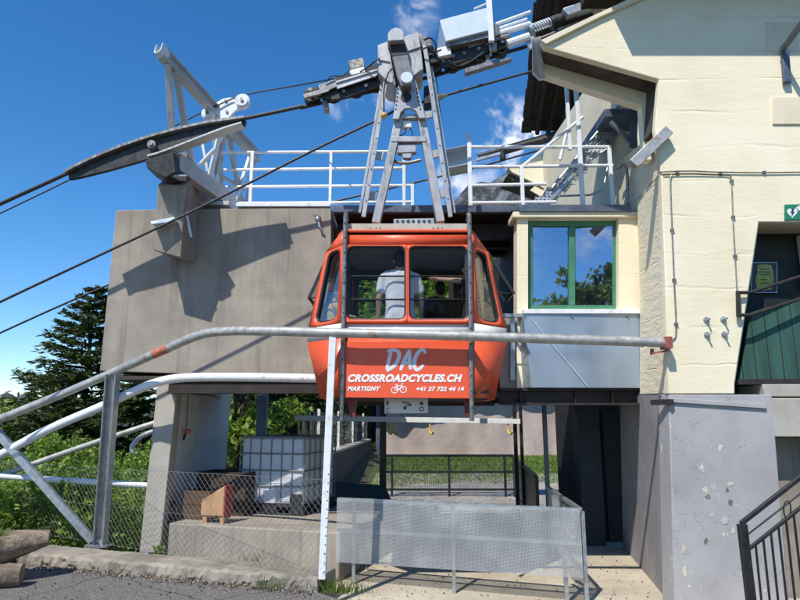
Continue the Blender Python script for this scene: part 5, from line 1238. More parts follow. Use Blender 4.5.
person('person in dark clothes by the right window stretching one bare arm to the left', (q.x, 7.34, FL), math.radians(84), 1.62, 'darkcloth', (((-.17, .10, .80), (-.165, .235, .815), 'point'), ((.14, -.02, .66), (.13, .08, .55))), sleeve=.55)
q = W(440, 300, 7.95)
person('short person in brown clothes behind the person in the white T-shirt', (q.x, 7.95, FL), .3, 1.48, 'browncloth', (((-.15, .0, .66), (-.12, .10, .56)), ((.15, 0, .66), (.12, .10, .56))), sleeve=.9)
q = W(335, 300, 7.45)
person('short person in a yellow top reaching forward at the left windows', (q.x, 7.45, FL), math.radians(-80), 1.30, 'yellowcloth', (((-.14, .10, .68), (-.10, .22, .68)), ((.14, .10, .70), (.08, .23, .69))), sleeve=.95)

# ================================================================== pipe railing, chain-link fence
PB = G(322, 579, .285); PL = G(100, 545, .285)
rail = thing('pipe_railing', 'long bent grey pipe railing on two steel posts in front of the orange cabin', 'railing', (PB.x, PB.y, .28))
YRL = 6.80
tp = [(-420, 592, 9.9), (-200, 501, 9.25), (-60, 443, 8.85), (0, 419, 8.6), (60, 395, 8.42), (113, 372.5, 8.22), (150, 356, 7.95), (172, 346.5, 7.75), (190, 338.5, 7.58), (208, 333, 7.42), (232, 331, 7.25), (262, 331, 7.08), (300, 331.8, 6.92), (333, 332.8, YRL), (420, 334.8, YRL), (540, 338.5, YRL), (664, 342.5, YRL)]
TP = smoothpath([W(*p) for p in tp], 6)
b = MB(); b.tube(TP, .055, 14); b.build('rail', 'galvpipe', rail)
i0 = min(range(len(TP)), key=lambda i: (TP[i] - W(155, 354, 7.9)).length); i1 = min(range(len(TP)), key=lambda i: (TP[i] - W(170, 347.5, 7.77)).length)
b = MB(); b.tube(TP[i0:i1 + 1], .0575, 14); b.build('tape_band', 'orangetape', rail)
b = MB(); p = W(667, 342.5, YRL); b.box((p.x - .045, YRL - .07, p.z - .07), (p.x + .035, YF - .002, p.z + .06)); b.build('end_bracket', 'redpaint', rail, bevel=.006)
b = MB(); b.bar(W(651, 354, YRL + .03), W(668, 350.5, YRL + .03), .05, .02); b.bar(W(652, 349, YRL + .03), W(652, 354, YRL + .03), .03, .03, (0, 1, 0)); b.build('end_bracket', 'redpaint', rail)
b = MB(); b.bar(PB, W(333, 335, YRL), .075, .06, (0, 1, 0)); po = b.build('post', 'white', rail, bevel=.005, label='pale slim front post with a row of holes')
b = MB(); pt = W(333, 335, YRL)
for i in range(12): b = MB(); p = PB.lerp(pt, .03 + i * .035); b.cyl(p + Vector((.022, -.033, 0)), p + Vector((.022, 0, 0)), .007, 8); b.build('hole', 'rubber', po)
b = MB(); b.channel(PL, W(113, 374, 8.22), .15, .14, .014, (1, 0, 0)); b.build('post', 'galv', rail, label='heavy I-section steel post')
q_ = W(-33, 432, 8.72); b = MB(); b.channel((q_.x, 8.75, hgt(q_.x, 8.75) - .1), q_, .15, .14, .014, (1, 0, 0)); b.build('post', 'galv', rail)
b = MB(); b.channel(W(-30, 401, 8.72), PL + Vector((-.1, 0, .05)), .085, .09, .012, (0, 1, 0), web=1); b.build('brace', 'galv', rail)
b = MB(); b.box((PL.x - .17, PL.y - .09, PL.z - .02), (PL.x + .13, PL.y + .11, PL.z + .012)); b.build('foot_plate', 'galv', rail)

r2 = thing('inner_railing', 'white bent pipe railing running past the pillar under the concrete block', 'railing', (-3, 8.35, 2.4))
b = MB(); b.tube(smoothpath([W(-320, 612, 9.6), W(-60, 484, 8.9), W(0, 455, 8.75), W(46, 430.5, 8.6), (W(100, 407, 8.45)), W(135, 391, 8.36), W(152, 384, 8.33), W(172, 379, 8.3), W(200, 377.2, 8.3), W(260, 377.4, 8.3), W(322, 378.5, 8.3)], 6), .058, 14); b.build('rail', 'white', r2)
b = MB(); b.tube(smoothpath([W(-330, 604, 9.6), W(-40, 492, 9.2), W(6, 474, 9.15), W(70, 451, 9.1), W(136, 429, 9.05), W(158, 422, 9.05)], 6), .04, 12); b.build('rail', 'galvpipe', r2)
b = MB(); b.tube([W(-330, 470, 9.1), W(-40, 474.5, 9.1), W(0, 476, 9.1), W(75, 481, 9.1), W(150, 485.5, 9.1)], .042, 12); b.build('rail', 'white', r2)
b = MB(); b.tube(smoothpath([W(158, 430, 9.2), W(147, 433.5, 9.2), W(138, 439, 9.2), W(132, 447, 9.2), (W(133, 453, 9.2))], 6), .035, 12); b.build('rail', 'galv', r2)

fd = (PB - PL); fd.z = 0; fL0 = PL - fd.normalized() * 3.0; fL1 = PB.copy()
def chainlink(A, B, h0, h1, parent, pitch=.085, r=.0016, name='wire_mesh'):
    A = Vector(A); B = Vector(B); d = B - A; d.z = 0; L = d.length; d.normalize(); mb = MB()
    H = h1; n = int((L + H) / pitch) + 2; nr = Vector((-d.y, d.x, 0))
    for sgn in (1, -1):
        for i in range(n):
            c = i * pitch - (H if sgn == 1 else 0)
            s0, s1 = (c, c + H) if sgn == 1 else (c, c - H)
            z0, z1 = 0., H
            def clip(s0, z0, s1, z1):
                pts = []
                for (s, z, so_, zo) in ((s0, z0, s1, z1), (s1, z1, s0, z0)):
                    if s < 0: z = z + (0 - s) * (zo - z) / (so_ - s); s = 0
                    elif s > L: z = z + (L - s) * (zo - z) / (so_ - s); s = L
                    pts.append((s, z))
                return pts
            if max(s0, s1) <= 0.01 or min(s0, s1) >= L - .01: continue
            (a, za), (e, ze) = clip(s0, z0, s1, z1)
            p = A + d * a + Vector((0, 0, h0 + za)); q = A + d * e + Vector((0, 0, h0 + ze))
            if (p - q).length < .01: continue
            m = (p + q) / 2 + nr * (.012 * math.sin(i * .7))
            mb.tube([p + nr * .003 * sgn, m, q + nr * .003 * sgn], r, 4, False)
    for z in (0.02, H * .5, H): mb.tube([A + Vector((0, 0, h0 + z)), (A + B) / 2 + Vector((0, 0, h0 + z - .012)), B + Vector((0, 0, h0 + z))], r * 1.1, 5, False)
    return mb.build(name, 'wire', parent, fix=False)
cf = thing('chainlink_fence', 'low chain-link fence stretched along the crumbling kerb', 'fence', (PL.x, PL.y, .29))
chainlink((fL0.x, fL0.y, 0), (PB.x - .02, PB.y, 0), .30, .98, cf)
b = MB(); ps = []
for i in range(26): ps.append(PB + Vector((.03 * math.sin(i * 1.9), -.02 + .03 * math.cos(i * 2.3), .02 + i * .035)))
b.tube(ps, .002, 4, False); b.build('loose_wire', 'galv', cf)

# ================================================================== concrete plinth and what stands on it
e1 = Vector((.955, -.296, 0)); e2 = Vector((.296, .955, 0)); O = Vector((-3.08, 8.68, 0))
b = MB(); b.prism([O, O + e1 * 2.46, O + e1 * 2.46 + e2 * 2.9, O + e2 * 2.9], (0, 0, .56)); tag(b.build('plinth', 'concrete', None, bevel=.02), 'low concrete plinth carrying the white tank behind the chain-link fence', 'plinth')
ib = thing('water_tank', 'white plastic tank in a grey tube cage on a black pallet', 'tank', (-1.9, 9.9, .56))
I0 = Vector((-2.41, 9.58, .56)); ia = Vector((.952, -.305, 0)); ic = Vector((.305, .952, 0))
def ip(u, v, z): return I0 + ia * u + ic * v + Vector((0, 0, z))
def ibox(mb, u0, v0, z0, u1, v1, z1): return mb.add([ip(u0, v0, z0), ip(u1, v0, z0), ip(u1, v1, z0), ip(u0, v1, z0), ip(u0, v0, z1), ip(u1, v0, z1), ip(u1, v1, z1), ip(u0, v1, z1)], [(3, 2, 1, 0), (4, 5, 6, 7), (0, 1, 5, 4), (1, 2, 6, 5), (2, 3, 7, 6), (3, 0, 4, 7)])
b = MB(); ibox(b, .022, .022, .15, 1.058, 1.112, 1.09); bt = b.build('bottle', 'tank', ib, bevel=.045)
for z in (.22, .45, .68, .90):
    b = MB(); b.tube([ip(.07, .021, z), ip(1.01, .021, z)], .006, 6); b.build('rib', 'tank', bt)
b = MB(); b.cyl(ip(.54, .56, 1.08), ip(.54, .56, 1.15), .11, 20); b.build('cap', 'plastic', ib, bevel=.008)
cols = [.01, .18, .355, .53, .705, .88, 1.07]; rows = [.17, .40, .62, .86, 1.10]
b = MB()
for u in cols:
    b.tube([ip(u, .012, .12), ip(u, .012, 1.10)], .010, 8); b.tube([ip(u, 1.125, .12), ip(u, 1.125, 1.10)], .010, 8)
for v in (.2, .38, .57, .75, .94):
    b.tube([ip(1.07, v, .12), ip(1.07, v, 1.10)], .010, 8); b.tube([ip(.01, v, .12), ip(.01, v, 1.10)], .010, 8)
for z in rows: b.tube([ip(.01, .004, z), ip(1.07, .004, z), ip(1.076, 1.125, z), ip(.01, 1.125, z), ip(.01, .004, z)], .012, 8)
for u in (.3, .8): b.tube([ip(u, .01, 1.105), ip(u, 1.12, 1.105)], .012, 8)
b.build('cage', 'cage', ib)
b = MB()
for (u0, u1) in ((.0, .22), (.43, .65), (.86, 1.08)):
    ibox(b, u0, 0, 0, u1, .14, .10); ibox(b, u0, .95, 0, u1, 1.13, .10); ibox(b, u0, .45, 0, u1, .62, .10)
ibox(b, 0, 0, .101, 1.08, 1.13, .15)
for (u0, u1) in ((0.02, .2), (.86, 1.06)): ibox(b, u0, -.005, .151, u1, .03, .30)
ibox(b, -.0, .0, -.0 + .001, 1.08, .02, .03)
b.build('pallet', 'plastic', ib, bevel=.006)
b = MB(); ibox(b, .44, -.02, .16, .64, .02, .34); b.build('valve_guard', 'tank', ib, bevel=.01)
# crates left of the tank
def crate(name, label, u, v, w, d, h, mat, n=4, z=.56, slope=0.):
    t = thing(name, label, 'crate', tuple(O + e1 * u + e2 * v + Vector((0, 0, z)))); P = lambda a, c, zz: O + e1 * (u + a) + e2 * (v + c) + Vector((0, 0, z + zz))
    def bx(mb, a0, c0, z0, a1, c1, z1): mb.add([P(a0, c0, z0), P(a1, c0, z0), P(a1, c1, z0), P(a0, c1, z0), P(a0, c0, z1), P(a1, c0, z1), P(a1, c1, z1), P(a0, c1, z1)], [(3, 2, 1, 0), (4, 5, 6, 7), (0, 1, 5, 4), (1, 2, 6, 5), (2, 3, 7, 6), (3, 0, 4, 7)])
    hh = h / n
    for i in range(n):
        b = MB(); bx(b, 0, 0, i * hh + .006, w, .022, (i + 1) * hh); bx(b, 0, d - .022, i * hh + .006, w, d, (i + 1) * hh)
        bx(b, 0, .023, i * hh + .006, .022, d - .023, (i + 1) * hh); bx(b, w - .022, .023, i * hh + .006, w, d - .023, (i + 1) * hh); b.build('board', mat, t, bevel=.004)
    b = MB(); bx(b, .025, .025, h * .5, w - .025, d - .025, h * .9); b.build('contents', 'darksteel', t)
    return t
crate('board_stack', 'dark brown wooden planter box of stacked boards against the whitewashed wall', -.17, .80, .82, .5, .60, 'darkwood', 4)
crate('wooden_box', 'brown wooden box low in front of the dark planter box beside the pillar', -.06, .34, .44, .40, .38, 'wood', 2)
bxs = thing('pine_box', 'orange pine box with sloping lid and red end board, left of the white tank', 'box', tuple(O + e1 * .48 + e2 * .35 + Vector((0, 0, .56))))
P = lambda a, c, zz: O + e1 * (.40 + a) + e2 * (.12 + c) + Vector((0, 0, .56 + zz))
b = MB(); b.prism([P(0, 0, .10), P(.34, 0, .10), P(.34, 0, .46), P(.30, 0, .46), P(0, 0, .26)], e2 * .025); b.build('side_board', 'lightwood', bxs, bevel=.004); b = MB(); b.prism([P(0, .16, .10), P(.34, .16, .10), P(.34, .16, .46), P(0, .16, .26)], e2 * .025); b.build('side_board', 'lightwood', bxs, bevel=.004)
b = MB(); b.prism([P(.342, -.01, .08), P(.342, .19, .08), P(.342, .19, .49), P(.342, -.01, .49)], e1 * .025); b.build('end_board', 'redwood', bxs, bevel=.004)
b = MB(); b.prism([P(-.01, .02, .27), P(.34, .02, .47), P(.34, .16, .47), P(-.01, .16, .27)], Vector((0, 0, .02))); b.build('lid', 'lightwood', bxs, bevel=.004)
for (a, c) in ((.02, .02), (.28, .02), (.02, .12), (.28, .12)):
    b = MB(); b.prism([P(a, c, 0), P(a + .06, c, 0), P(a + .06, c + .05, 0), P(a, c + .05, 0)], (0, 0, .10)); b.build('foot', 'lightwood', bxs)
b = MB(); c = P(-.62, .1, .11); tyre = [c + Vector((.15 * math.cos(t * .2618), 0, .11 * math.sin(t * .2618))) for t in range(25)]; b.tube(tyre, .045, 10, False); tag(b.build('rubber_hose', 'rubber', None), 'dark coil of rubber hose lying at the foot of the pillar', 'hose')
hc = thing('cord_pull', 'thin cord with an orange handle hanging down the whitewashed wall', 'cord', (PX + .05, 9.3, 2.2))
yq = 9.35; b = MB(); xq = X(188, 400, yq); b.tube([(xq, yq, Z(393, yq)), (xq, yq, Z(432, yq))], .009, 6); b.build('cord', 'steel', hc)
b = MB(); b.ell((xq + .02, yq, Z(431.5, yq)), (.06, .03, .04)); b.build('handle', 'orangetape', hc)
b = MB(); b.tube([(xq - .01, yq, Z(434, yq)), (xq - .03, yq, Z(440, yq))], .02, 8); b.build('hook', 'darksteel', hc)

# ================================================================== barrier of perforated sheet around the pit
BL, BR = G(337, 499, .96), G(580, 510, .96); bar_d = (BR - BL).normalized(); bn = Vector((-bar_d.y, bar_d.x, 0))
ba = thing('mesh_barrier', 'pale grey barrier of perforated sheet on square legs in front of the pit', 'barrier', tuple(G(458, 596, 0)))
L = (BR - BL).length
b = MB(); lo0 = BL.copy(); lo0.z = .235; lo1 = BR.copy(); lo1.z = .275; b.sheet(lo0, lo1, BR, BL); b.build('perforated_sheet', 'perf', ba, smooth=False)
b = MB(); b.bar(BL + bn * .02, BR + bn * .02, .035, .035); b.build('top_rail', 'galv', ba)
b = MB(); b.bar(lo0.lerp(BL, .5) + bn * .022, lo1.lerp(BR, .5) + bn * .022, .03, .04); b.build('middle_rail', 'galv', ba)
for t in (.075, .505, .935):
    p = BL.lerp(BR, t) + bn * .045; b = MB(); b.bar((p.x, p.y, 0), (p.x, p.y, .94), .04, .04, (0, 1, 0)); b.build('leg', 'galv', ba, bevel=.003)
# right flank going back
FR = BR + bn * .02; FB = G(547, 487, .96); fd2 = (FB - FR)
bs2 = thing('mesh_barrier', 'short side wing of perforated sheet closing the right end of the pale barrier', 'barrier', (FR.x, FR.y, 0))
b = MB(); q0 = FR.copy(); q0.z = .28; q1 = FB.copy(); q1.z = .2; b.sheet(q0, q1, FB, FR); b.build('perforated_sheet', 'perf', bs2, smooth=False)
b = MB(); b.bar(FR + bn * .02, FB, .04, .04); b.build('top_rail', 'galv', bs2)
for t in (.02, .98):
    p = FR.lerp(FB, t) + Vector((.03, 0, 0)); b = MB(); b.bar((p.x, p.y, 0), (p.x, p.y, .94), .04, .04, (0, 1, 0)); b.build('leg', 'galv', bs2)
for t in (.25, .5):
    p = FR.lerp(FB, .12); b = MB(); b.bar(Vector((p.x - .09, p.y + .3, .96 - t)), Vector((p.x + .02, p.y - .06, .82 - t)), .05, .012); b.build('slat', 'galv', bs2)
# rear fence of the pit and its side
rf = thing('pit_fence', 'black steel fence with fine mesh along the far end of the pit', 'fence', (1, 16.2, 0))
YP2 = 16.2; xl, xr = X(384, 470, YP2), X(514, 470, YP2); xm1, xm2 = X(392, 470, YP2), X(449, 470, YP2)
ztop, zmid, zlow = Z(455.5, YP2), Z(472, YP2), Z(489.5, YP2)
for z, w in ((ztop, .06), (zmid, .05), (zlow, .05)):
    b = MB(); b.bar((xl, YP2, z), (xr, YP2, z), .05, w); b.build('rail', 'blacksteel', rf)
for x in (xm1, xm2, X(505, 470, YP2), xr): b = MB(); b.bar((x, YP2 + .001, .02), (x, YP2 + .001, ztop - .031), .055, .05, (0, 1, 0)); b.build('post', 'blacksteel', rf)
b = MB(); b.sheet((xl, YP2 + .03, .15), (xr, YP2 + .03, .15), (xr, YP2 + .03, ztop), (xl, YP2 + .03, ztop)); b.build('wire_mesh', 'grate', rf, smooth=False)
sf = thing('pit_gate', 'black sheet steel gate standing along the right side of the pit', 'gate', (xr, 13, 0))
A = G(513, 457, 1.0); Bq = G(535.5, 477.5, 1.0)
b = MB(); b.prism([(A.x, A.y, .18), (Bq.x, Bq.y, .18), (Bq.x, Bq.y, 1.0), (A.x, A.y, 1.0)], (.03, .0, 0)); b.build('panel', 'blacksteel', sf)
b = MB(); b.bar((A.x, A.y, 1.02), (Bq.x, Bq.y, 1.02), .06, .05); b.bar((Bq.x + .01, Bq.y - .03, 0), (Bq.x + .01, Bq.y - .03, 1.02), .05, .05, (0, 1, 0)); b.bar((A.x, A.y, .2), (Bq.x, Bq.y, .2), .05, .05); b.build('frame', 'blacksteel', sf)
lf = thing('black_cover', 'low black rubber-covered box at the left inside of the pit', 'box', (-.6, 9.6, 0))
p0, p1, p2, p3 = G(329, 481, .62), G(386, 485, .62), G(394, 503, .62), G(326, 500, .62)
b = MB(); b.prism([p0, p1, p2, p3], (0, 0, -.6)); b.build('cover', 'blackmatt', lf, bevel=.05)
b = MB(); b.bar(p3 + Vector((0, -.05, .0)), p2 + Vector((0, -.05, .0)), .04, .04); b.build('edge_rail', 'galv', lf)

# posts up to the deck, bike hanging bar with hooks, white notice
YK = 12.65
for (px, w, lab) in ((383, .13, 'thick dark square post left of the white notice'), (515.5, .07, 'thin dark post, left one of the close pair at the end of the hanging bar'), (521.5, .06, 'thin dark post, right one of the close pair at the end of the hanging bar')):
    p = W(px, 440, YK); b = MB(); b.bar((p.x, YK, 0), (p.x, YK, 2.35), w, w, (0, 1, 0)); tag(b.build('steel_post', 'blacksteel', None, bevel=.006), lab, 'post')
p = G(545.5, 497, .0); p = W(545.5, 440, 9.45); b = MB(); b.bar((p.x, 9.45, 0), (p.x, 9.45, 2.29), .06, .06, (0, 1, 0)); tag(b.build('steel_post', 'bluesteel', None, bevel=.005), 'slim blue-grey post between the pair of thin posts and the dark column', 'post')
p = W(262, 420, 13.2); b = MB(); b.bar((p.x, 13.2, -.1), (p.x, 13.2, 4.0), .20, .2, (0, 1, 0)); tag(b.build('steel_post', 'bluesteel', None, bevel=.008), 'thick blue-grey post standing behind the white tank', 'post')
hb = thing('hanging_bar', 'pale horizontal bar for bicycles fixed between the dark posts', 'bar', (0, YK - .1, 1.9))
b = MB(); b.bar(W(295, 418, YK - .12), W(520, 421.5, YK - .12), .07, .10); b.build('bar', 'white', hb, bevel=.005)
for px in (303, 311): b = MB(); p = W(px, 424, YK - .12); b.bar((p.x, YK - .08, 0), (p.x, YK - .08, p.z + .1), .05, .05, (0, 1, 0)); b.build('leg', 'galv', hb)
side = ['far left end of the bar', 'second from the left end of the bar', 'just left of the pale slim post', 'under the left edge of the white notice', 'under the middle of the bar', 'near the right end of the bar']
hook = None
for px, lab in zip((299, 306, 313, 389, 394, 430, 508), ('outermost at the left end of the bar', 'second from the left end of the bar', 'third from the left end of the bar', 'under the white notice next to the thick post', 'under the white notice, a little right of the thick post', 'alone under the middle of the bar', 'alone near the right end of the bar')):
    p = W(px, 423.5, YK - .12); b = MB()
    b.tube(smoothpath([p + Vector((0, 0, .02)), p + Vector((0, 0, -.10)), p + Vector((.0, -.02, -.17)), p + Vector((.04, -.05, -.20)), p + Vector((.06, -.08, -.15))], 4), .022, 8)
    tag(b.build('bike_hook', 'yellowsteel', None), 'yellow bicycle hook ' + lab, 'hook', 'yellow hooks on the hanging bar')
no = thing('notice_board', 'white notice plate with small dark symbols hanging right below the orange cabin', 'sign', tuple(W(405, 407, 7.3)))
YN = 7.30
b = MB(); b.pprism([(384.5, 398), (428, 398), (428, 413), (384.5, 413.5)], YN, .02); b.build('panel', 'signwhite', no, bevel=.004)
def disc(px, py, r, m, nm='symbol', par=no, Y=YN):
    b = MB(); p = W(px, py, Y); b.cyl(p + Vector((0, -.004, 0)), p + Vector((0, -.0005, 0)), r, 20); return b.build(nm, m, par)
disc(405, 408, .02, 'navy'); disc(421.5, 409, .028, 'redpaint'); disc(421.5, 409, .017, 'signwhite').location.y -= .004; disc(421.5, 403.5, .021, 'navy')
b = MB(); b.pprism([(386.5, 401), (388.5, 401), (388.5, 405), (386.5, 405)], YN - .004, .003); b.build('symbol', 'navy', no)
b = MB()
for r in (((386.5, 408), (387, 413)), ((387, 408), (390, 408.5)), ((387, 412.4), (390, 413))):
    (x0, y0), (x1, y1) = r; b.pprism([(x0, y0), (x1, y0), (x1, y1), (x0, y1)], YN - .004, .003)
b.build('symbol', 'rubber', no)
b = MB(); b.tube([W(402, 403.5, YN), W(404, 401.6, YN), W(406, 403.5, YN), W(408, 401.8, YN), W(409.5, 404.5, YN), W(411.5, 404.5, YN)], .007, 6); b.tube([W(405.5, 405, YN), W(411, 405.6, YN)], .006, 6); b.build('symbol', 'navy', no)

# ================================================================== fabric-covered shed, retaining wall with wire fence
YS2 = 25.
sh = thing('shed', 'low shed with beige-pink fabric stretched along its wall behind the lawn', 'shed', (3, YS2, .4))
x0, x1 = X(386, 440, YS2), 12.; n = 90; b = MB(); zb = Z(458.5, YS2) - .03; zt_ = 3.9
for j in range(9):
    for i in range(n + 1):
        x = x0 + (x1 - x0) * i / n; t = j / 8; z = zb + .04 * abs(math.sin(i * .55)) * (1 - t) + (zt_ - zb) * t
        fold = .10 * math.sin(x * 2.3 + 1.9 * math.sin(t * 2 + x)) + .04 * math.sin(x * 7.3 + t * 3) + .12 * math.sin(x * 1.1 + t * 2.2) * (1 - t) + .16 * mnoise.noise(Vector((x * .9 + t * 1.5, t * 1.2, 5))) + .06 * abs(math.sin(x * 1.9 - t * 3.0))
        b.v.append(Vector((x, YS2 - .12 + fold, z)))
for j in range(8):
    for i in range(n): b.f.append((j * (n + 1) + i, j * (n + 1) + i + 1, (j + 1) * (n + 1) + i + 1, (j + 1) * (n + 1) + i))
b.build('fabric', 'tarp', sh, ang=80, fix=False)
b = MB(); b.box((x0, YS2 + .15, -.2), (x1, YS2 + 4, zt_ + .1)); b.build('wall', 'bluesteel', sh)
b = MB(); b.box((x0 - .05, YS2 - .3, -.1), (x1, YS2 + .14, zb + .09)); b.build('footing', 'paving', sh)
xd = X(376, 440, YS2); b = MB(); b.box((xd, YS2 - .25, .0), (x0 - .06, YS2 + .3, 3.6)); b.build('dark_door', 'bluesteel', sh)
b = MB(); b.prism([(xd - .6, YS2 - 1.25, 3.05), (x1, YS2 - 1.25, 5.1), (x1, YS2 - 1.25, 5.25), (xd - .6, YS2 - 1.25, 3.2)], (0, 5.5, 0)); b.build('roof', 'tiles', sh)
rw = thing('retaining_wall', 'dark low retaining wall with white posts and wire running back toward the shed', 'wall', (-1.4, 18, 0))
wa, wb = Vector((-1.75, 12.6, 0)), Vector((-1.12, YS2 - .6, 0))
b = MB(); b.prism([(wa.x, wa.y, -.1), (wb.x, wb.y, .2), (wb.x, wb.y, 1.14), (wa.x, wa.y, 1.10)], (-.28, 0, 0)); b.build('wall', 'darkconc', rw, bevel=.01)
b = MB(); b.prism([(wa.x + .02, wa.y, 1.105), (wb.x + .02, wb.y, 1.145), (wb.x + .02, wb.y, 1.205), (wa.x + .02, wa.y, 1.165)], (-.33, 0, 0)); b.build('coping', 'paving', rw, bevel=.008)
for i in range(4):
    p = wa.lerp(wb, (i + .5) / 4) + Vector((-.14, 0, 1.15)); b = MB(); b.bar(p, p + Vector((0, 0, 1.0)), .06, .06, (0, 1, 0)); b.build('fence_post', 'white', rw)
chainlink((wa.x - .14, wa.y, 0), (wb.x - .14, wb.y, 0), 1.18, .9, rw, .2, .0025)
b = MB(); n = 24
for i in range(n + 1):
    for j in range(5):
        p = wa.lerp(wb, i / n); q = j / 4; z = hgt(p.x + q * .7, p.y) + .075 + (1 - q) ** 1.6 * .28 + .04 * mnoise.noise(Vector((p.x + q * 4, p.y * 2, 1)))
        b.v.append(Vector((p.x + .01 + q * .6, p.y, z)))
for i in range(n):
    for j in range(4): b.f.append((i * 5 + j, i * 5 + j + 1, (i + 1) * 5 + j + 1, (i + 1) * 5 + j))
struct(b.build('earth_bank', 'ground', fix=False))

# ================================================================== hollowed log planter at the left edge
lg = thing('log_planter', 'weathered hollow log planter with a tapered end and turf on top at the left edge', 'planter', (-4.9, 7.3, .2))
T0 = Vector((-4.02, 7.50, .56)); ld = Vector((-.90, -.40, -.02)).normalized(); lu = Vector((0, 0, 1)); ls = ld.cross(lu).normalized()
b = MB(); n = 28; m = 26
for i in range(n + 1):
    t = i / n; s = 2.4 * t; r = .42 * min(1, (.12 + 2.2 * t) ** .6); c = T0 + ld * s
    for k in range(m):
        a = 2 * math.pi * k / m; rr = r * (1 + .06 * mnoise.noise(Vector((math.cos(a) * 2, math.sin(a) * 2, s * 1.3)))) * (1 + .10 * mnoise.noise(Vector((math.cos(a) * 6, math.sin(a) * 6, s * .8))))
        y, z = math.cos(a) * rr, math.sin(a) * rr
        z = z * (.95 if z < 0 else .9)
        if t < .3 and z < 0: z *= 1 - (.3 - t) * 1.6
        if z > .10: z = .10 + (z - .10) * .15 if abs(y) > rr * .62 and s > .25 else (.10 + (z - .1) * .2)
        if s > .35 and math.sin(a) > .75: z = -.02
        b.v.append(c + ls * y + lu * z)
for i in range(n):
    for k in range(m): b.f.append((i * m + k, i * m + (k + 1) % m, (i + 1) * m + (k + 1) % m, (i + 1) * m + k))
b.f.append(tuple(range(m))); b.build('log', 'log', lg, ang=60)
P = []
for i in range(900):
    s = .45 + 1.8 * random.random(); p = T0 + ld * s + ls * random.uniform(-.2, .2); P.append((p.x, p.y, p.z + .03))
g = RNG.random(len(P)); P = np.array(P); a = RNG.random(len(P)) * 6.28; V = np.empty((len(P), 3, 3)); sd = np.stack([np.cos(a), np.sin(a), 0 * a], 1) * .008
ln = RNG.normal(size=(len(P), 3)) * .5; ln[:, 2] = 1; V[:, 0] = P - sd; V[:, 1] = P + sd; V[:, 2] = P + ln * (.07 + .13 * g)[:, None]
quads_mesh('turf', V.reshape(-1, 3), ('grass1', 'leafA'), RNG.integers(0, 2, len(P)), lg, per=3)
b = MB(); b.tube([(-4.06, 7.10, .275), (-4.2, 7.06, .275), (-5.2, 6.75, .275)], [.112, .118, .118], 18); s1 = b.build('support_log', 'log', None); tag(s1, 'short round log with a pale sawn end lying under the log planter', 'log')
b = MB(); c = T0 + ld * 1.9; b.tube([(c.x + .42, c.y - .42, .275), (c.x - .3, c.y + .10, .275)], .115, 18); s2 = b.build('support_log', 'log', lg)

# ================================================================== right side: balcony, stairs, signs
bal = thing('balcony', 'dark green plank balcony with pipe handrails at the doorway on the right', 'balcony', (4.4, 7.2, 2.2))
YBL = YF + .13
b = MB(); b.pprism([(739, 380), (752, 312), (800, 297.5), (900, 268), (900, 380)], YBL, .03); b.build('planks', 'planks', bal)
b = MB(); b.bar(W(737, 382, YBL - .03), W(905, 381, YBL - .03), .06, .06); b.build('bottom_rail', 'darksteel', bal)
for (a, c) in (((738, 292.5), (905, 243)), ((739, 315), (905, 265))):
    b = MB(); b.tube([W(738, a[1], YF - .06), W(750, a[1], YF - .05), W(*c, YF + .1)], .020, 10); b.build('handrail', 'darksteel', bal)
b = MB(); b.bar(W(738, 291, YF - .06), W(738.5, 317, YF - .06), .04, .03, (0, 1, 0)); b.build('bracket', 'darksteel', bal)
b = MB(); b.box((X(766, 390, YF), YF + .04, Z(396.5, YF)), (X(905, 390, YF), YF + 1.28, Z(384, YF))); b.build('slab', 'concrete2', bal, bevel=.01)
ra = thing('stair_block', 'grey concrete landing and wall under the green balcony', 'landing', (4.5, 7.1, 1))
b = MB(); b.box((X(768, 410, YF) + .01, YF + .01, Z(437, YF)), (X(905, 410, YF), YF + 1.25, Z(397, YF) - .01)); b.build('landing', 'concrete2', ra, bevel=.012)
b = MB(); b.prism([W(772, 437.5, YF + .35), W(905, 437.5, YF + .35), W(905, 640, YF + .35), W(790, 640, YF + .35)], (0, .2, 0)); b.build('wall', 'oldconc', ra)
b = MB(); b.pprism([(757, 406), (766, 406), (767, 396), (757, 393)], YF + .02, .3); b.build('bracket', 'darksteel', ra)
sr = thing('stair_railing', 'black wrought stair railing with a ring ornament at the lower right corner', 'railing', (2.9, 5.4, 0))
YX = 5.40
def rl_(a, c, w): b = MB(); b.bar(W(*a, YX), W(*c, YX), w, w * .8); b.build('rail', 'blacksteel', sr, bevel=.002)
rl_((741, 523.5), (890, 407), .040); rl_((747, 535), (890, 424), .014); rl_((747, 550.5), (890, 436), .030)
b = MB(); p = W(742, 524, YX); b.bar((p.x + .02, YX + .001, .0), (p.x + .0, YX + .001, p.z), .07, .05, (0, 1, 0)); b.build('newel', 'blacksteel', sr, bevel=.004)
for i in range(14):
    px = 755.5 + i * 7.6; y0 = 550.5 - (px - 747) * .80; p = W(px, y0, YX); b = MB(); b.bar((p.x, YX, -.2 + i * .05), (p.x, YX, p.z - .01), .014, .014, (0, 1, 0)); b.build('baluster', 'blacksteel', sr)
b = MB(); b.tube([W(787.2 + 3.6 * math.cos(a * .2618), 509.5 - 8.5 * math.sin(a * .2618), YX) for a in range(25)], .006, 6, False); b.build('ring', 'blacksteel', sr)
ae = thing('rescue_sign', 'green defibrillator sign with a white heart above the dark doorway', 'sign', tuple(W(793, 212, YF)))
b = MB(); b.pprism([(785, 204.5), (806, 204), (806, 219.5), (785, 219.8)], YF - .02, .018); b.build('plate', 'aed', ae, bevel=.002)
hp = []
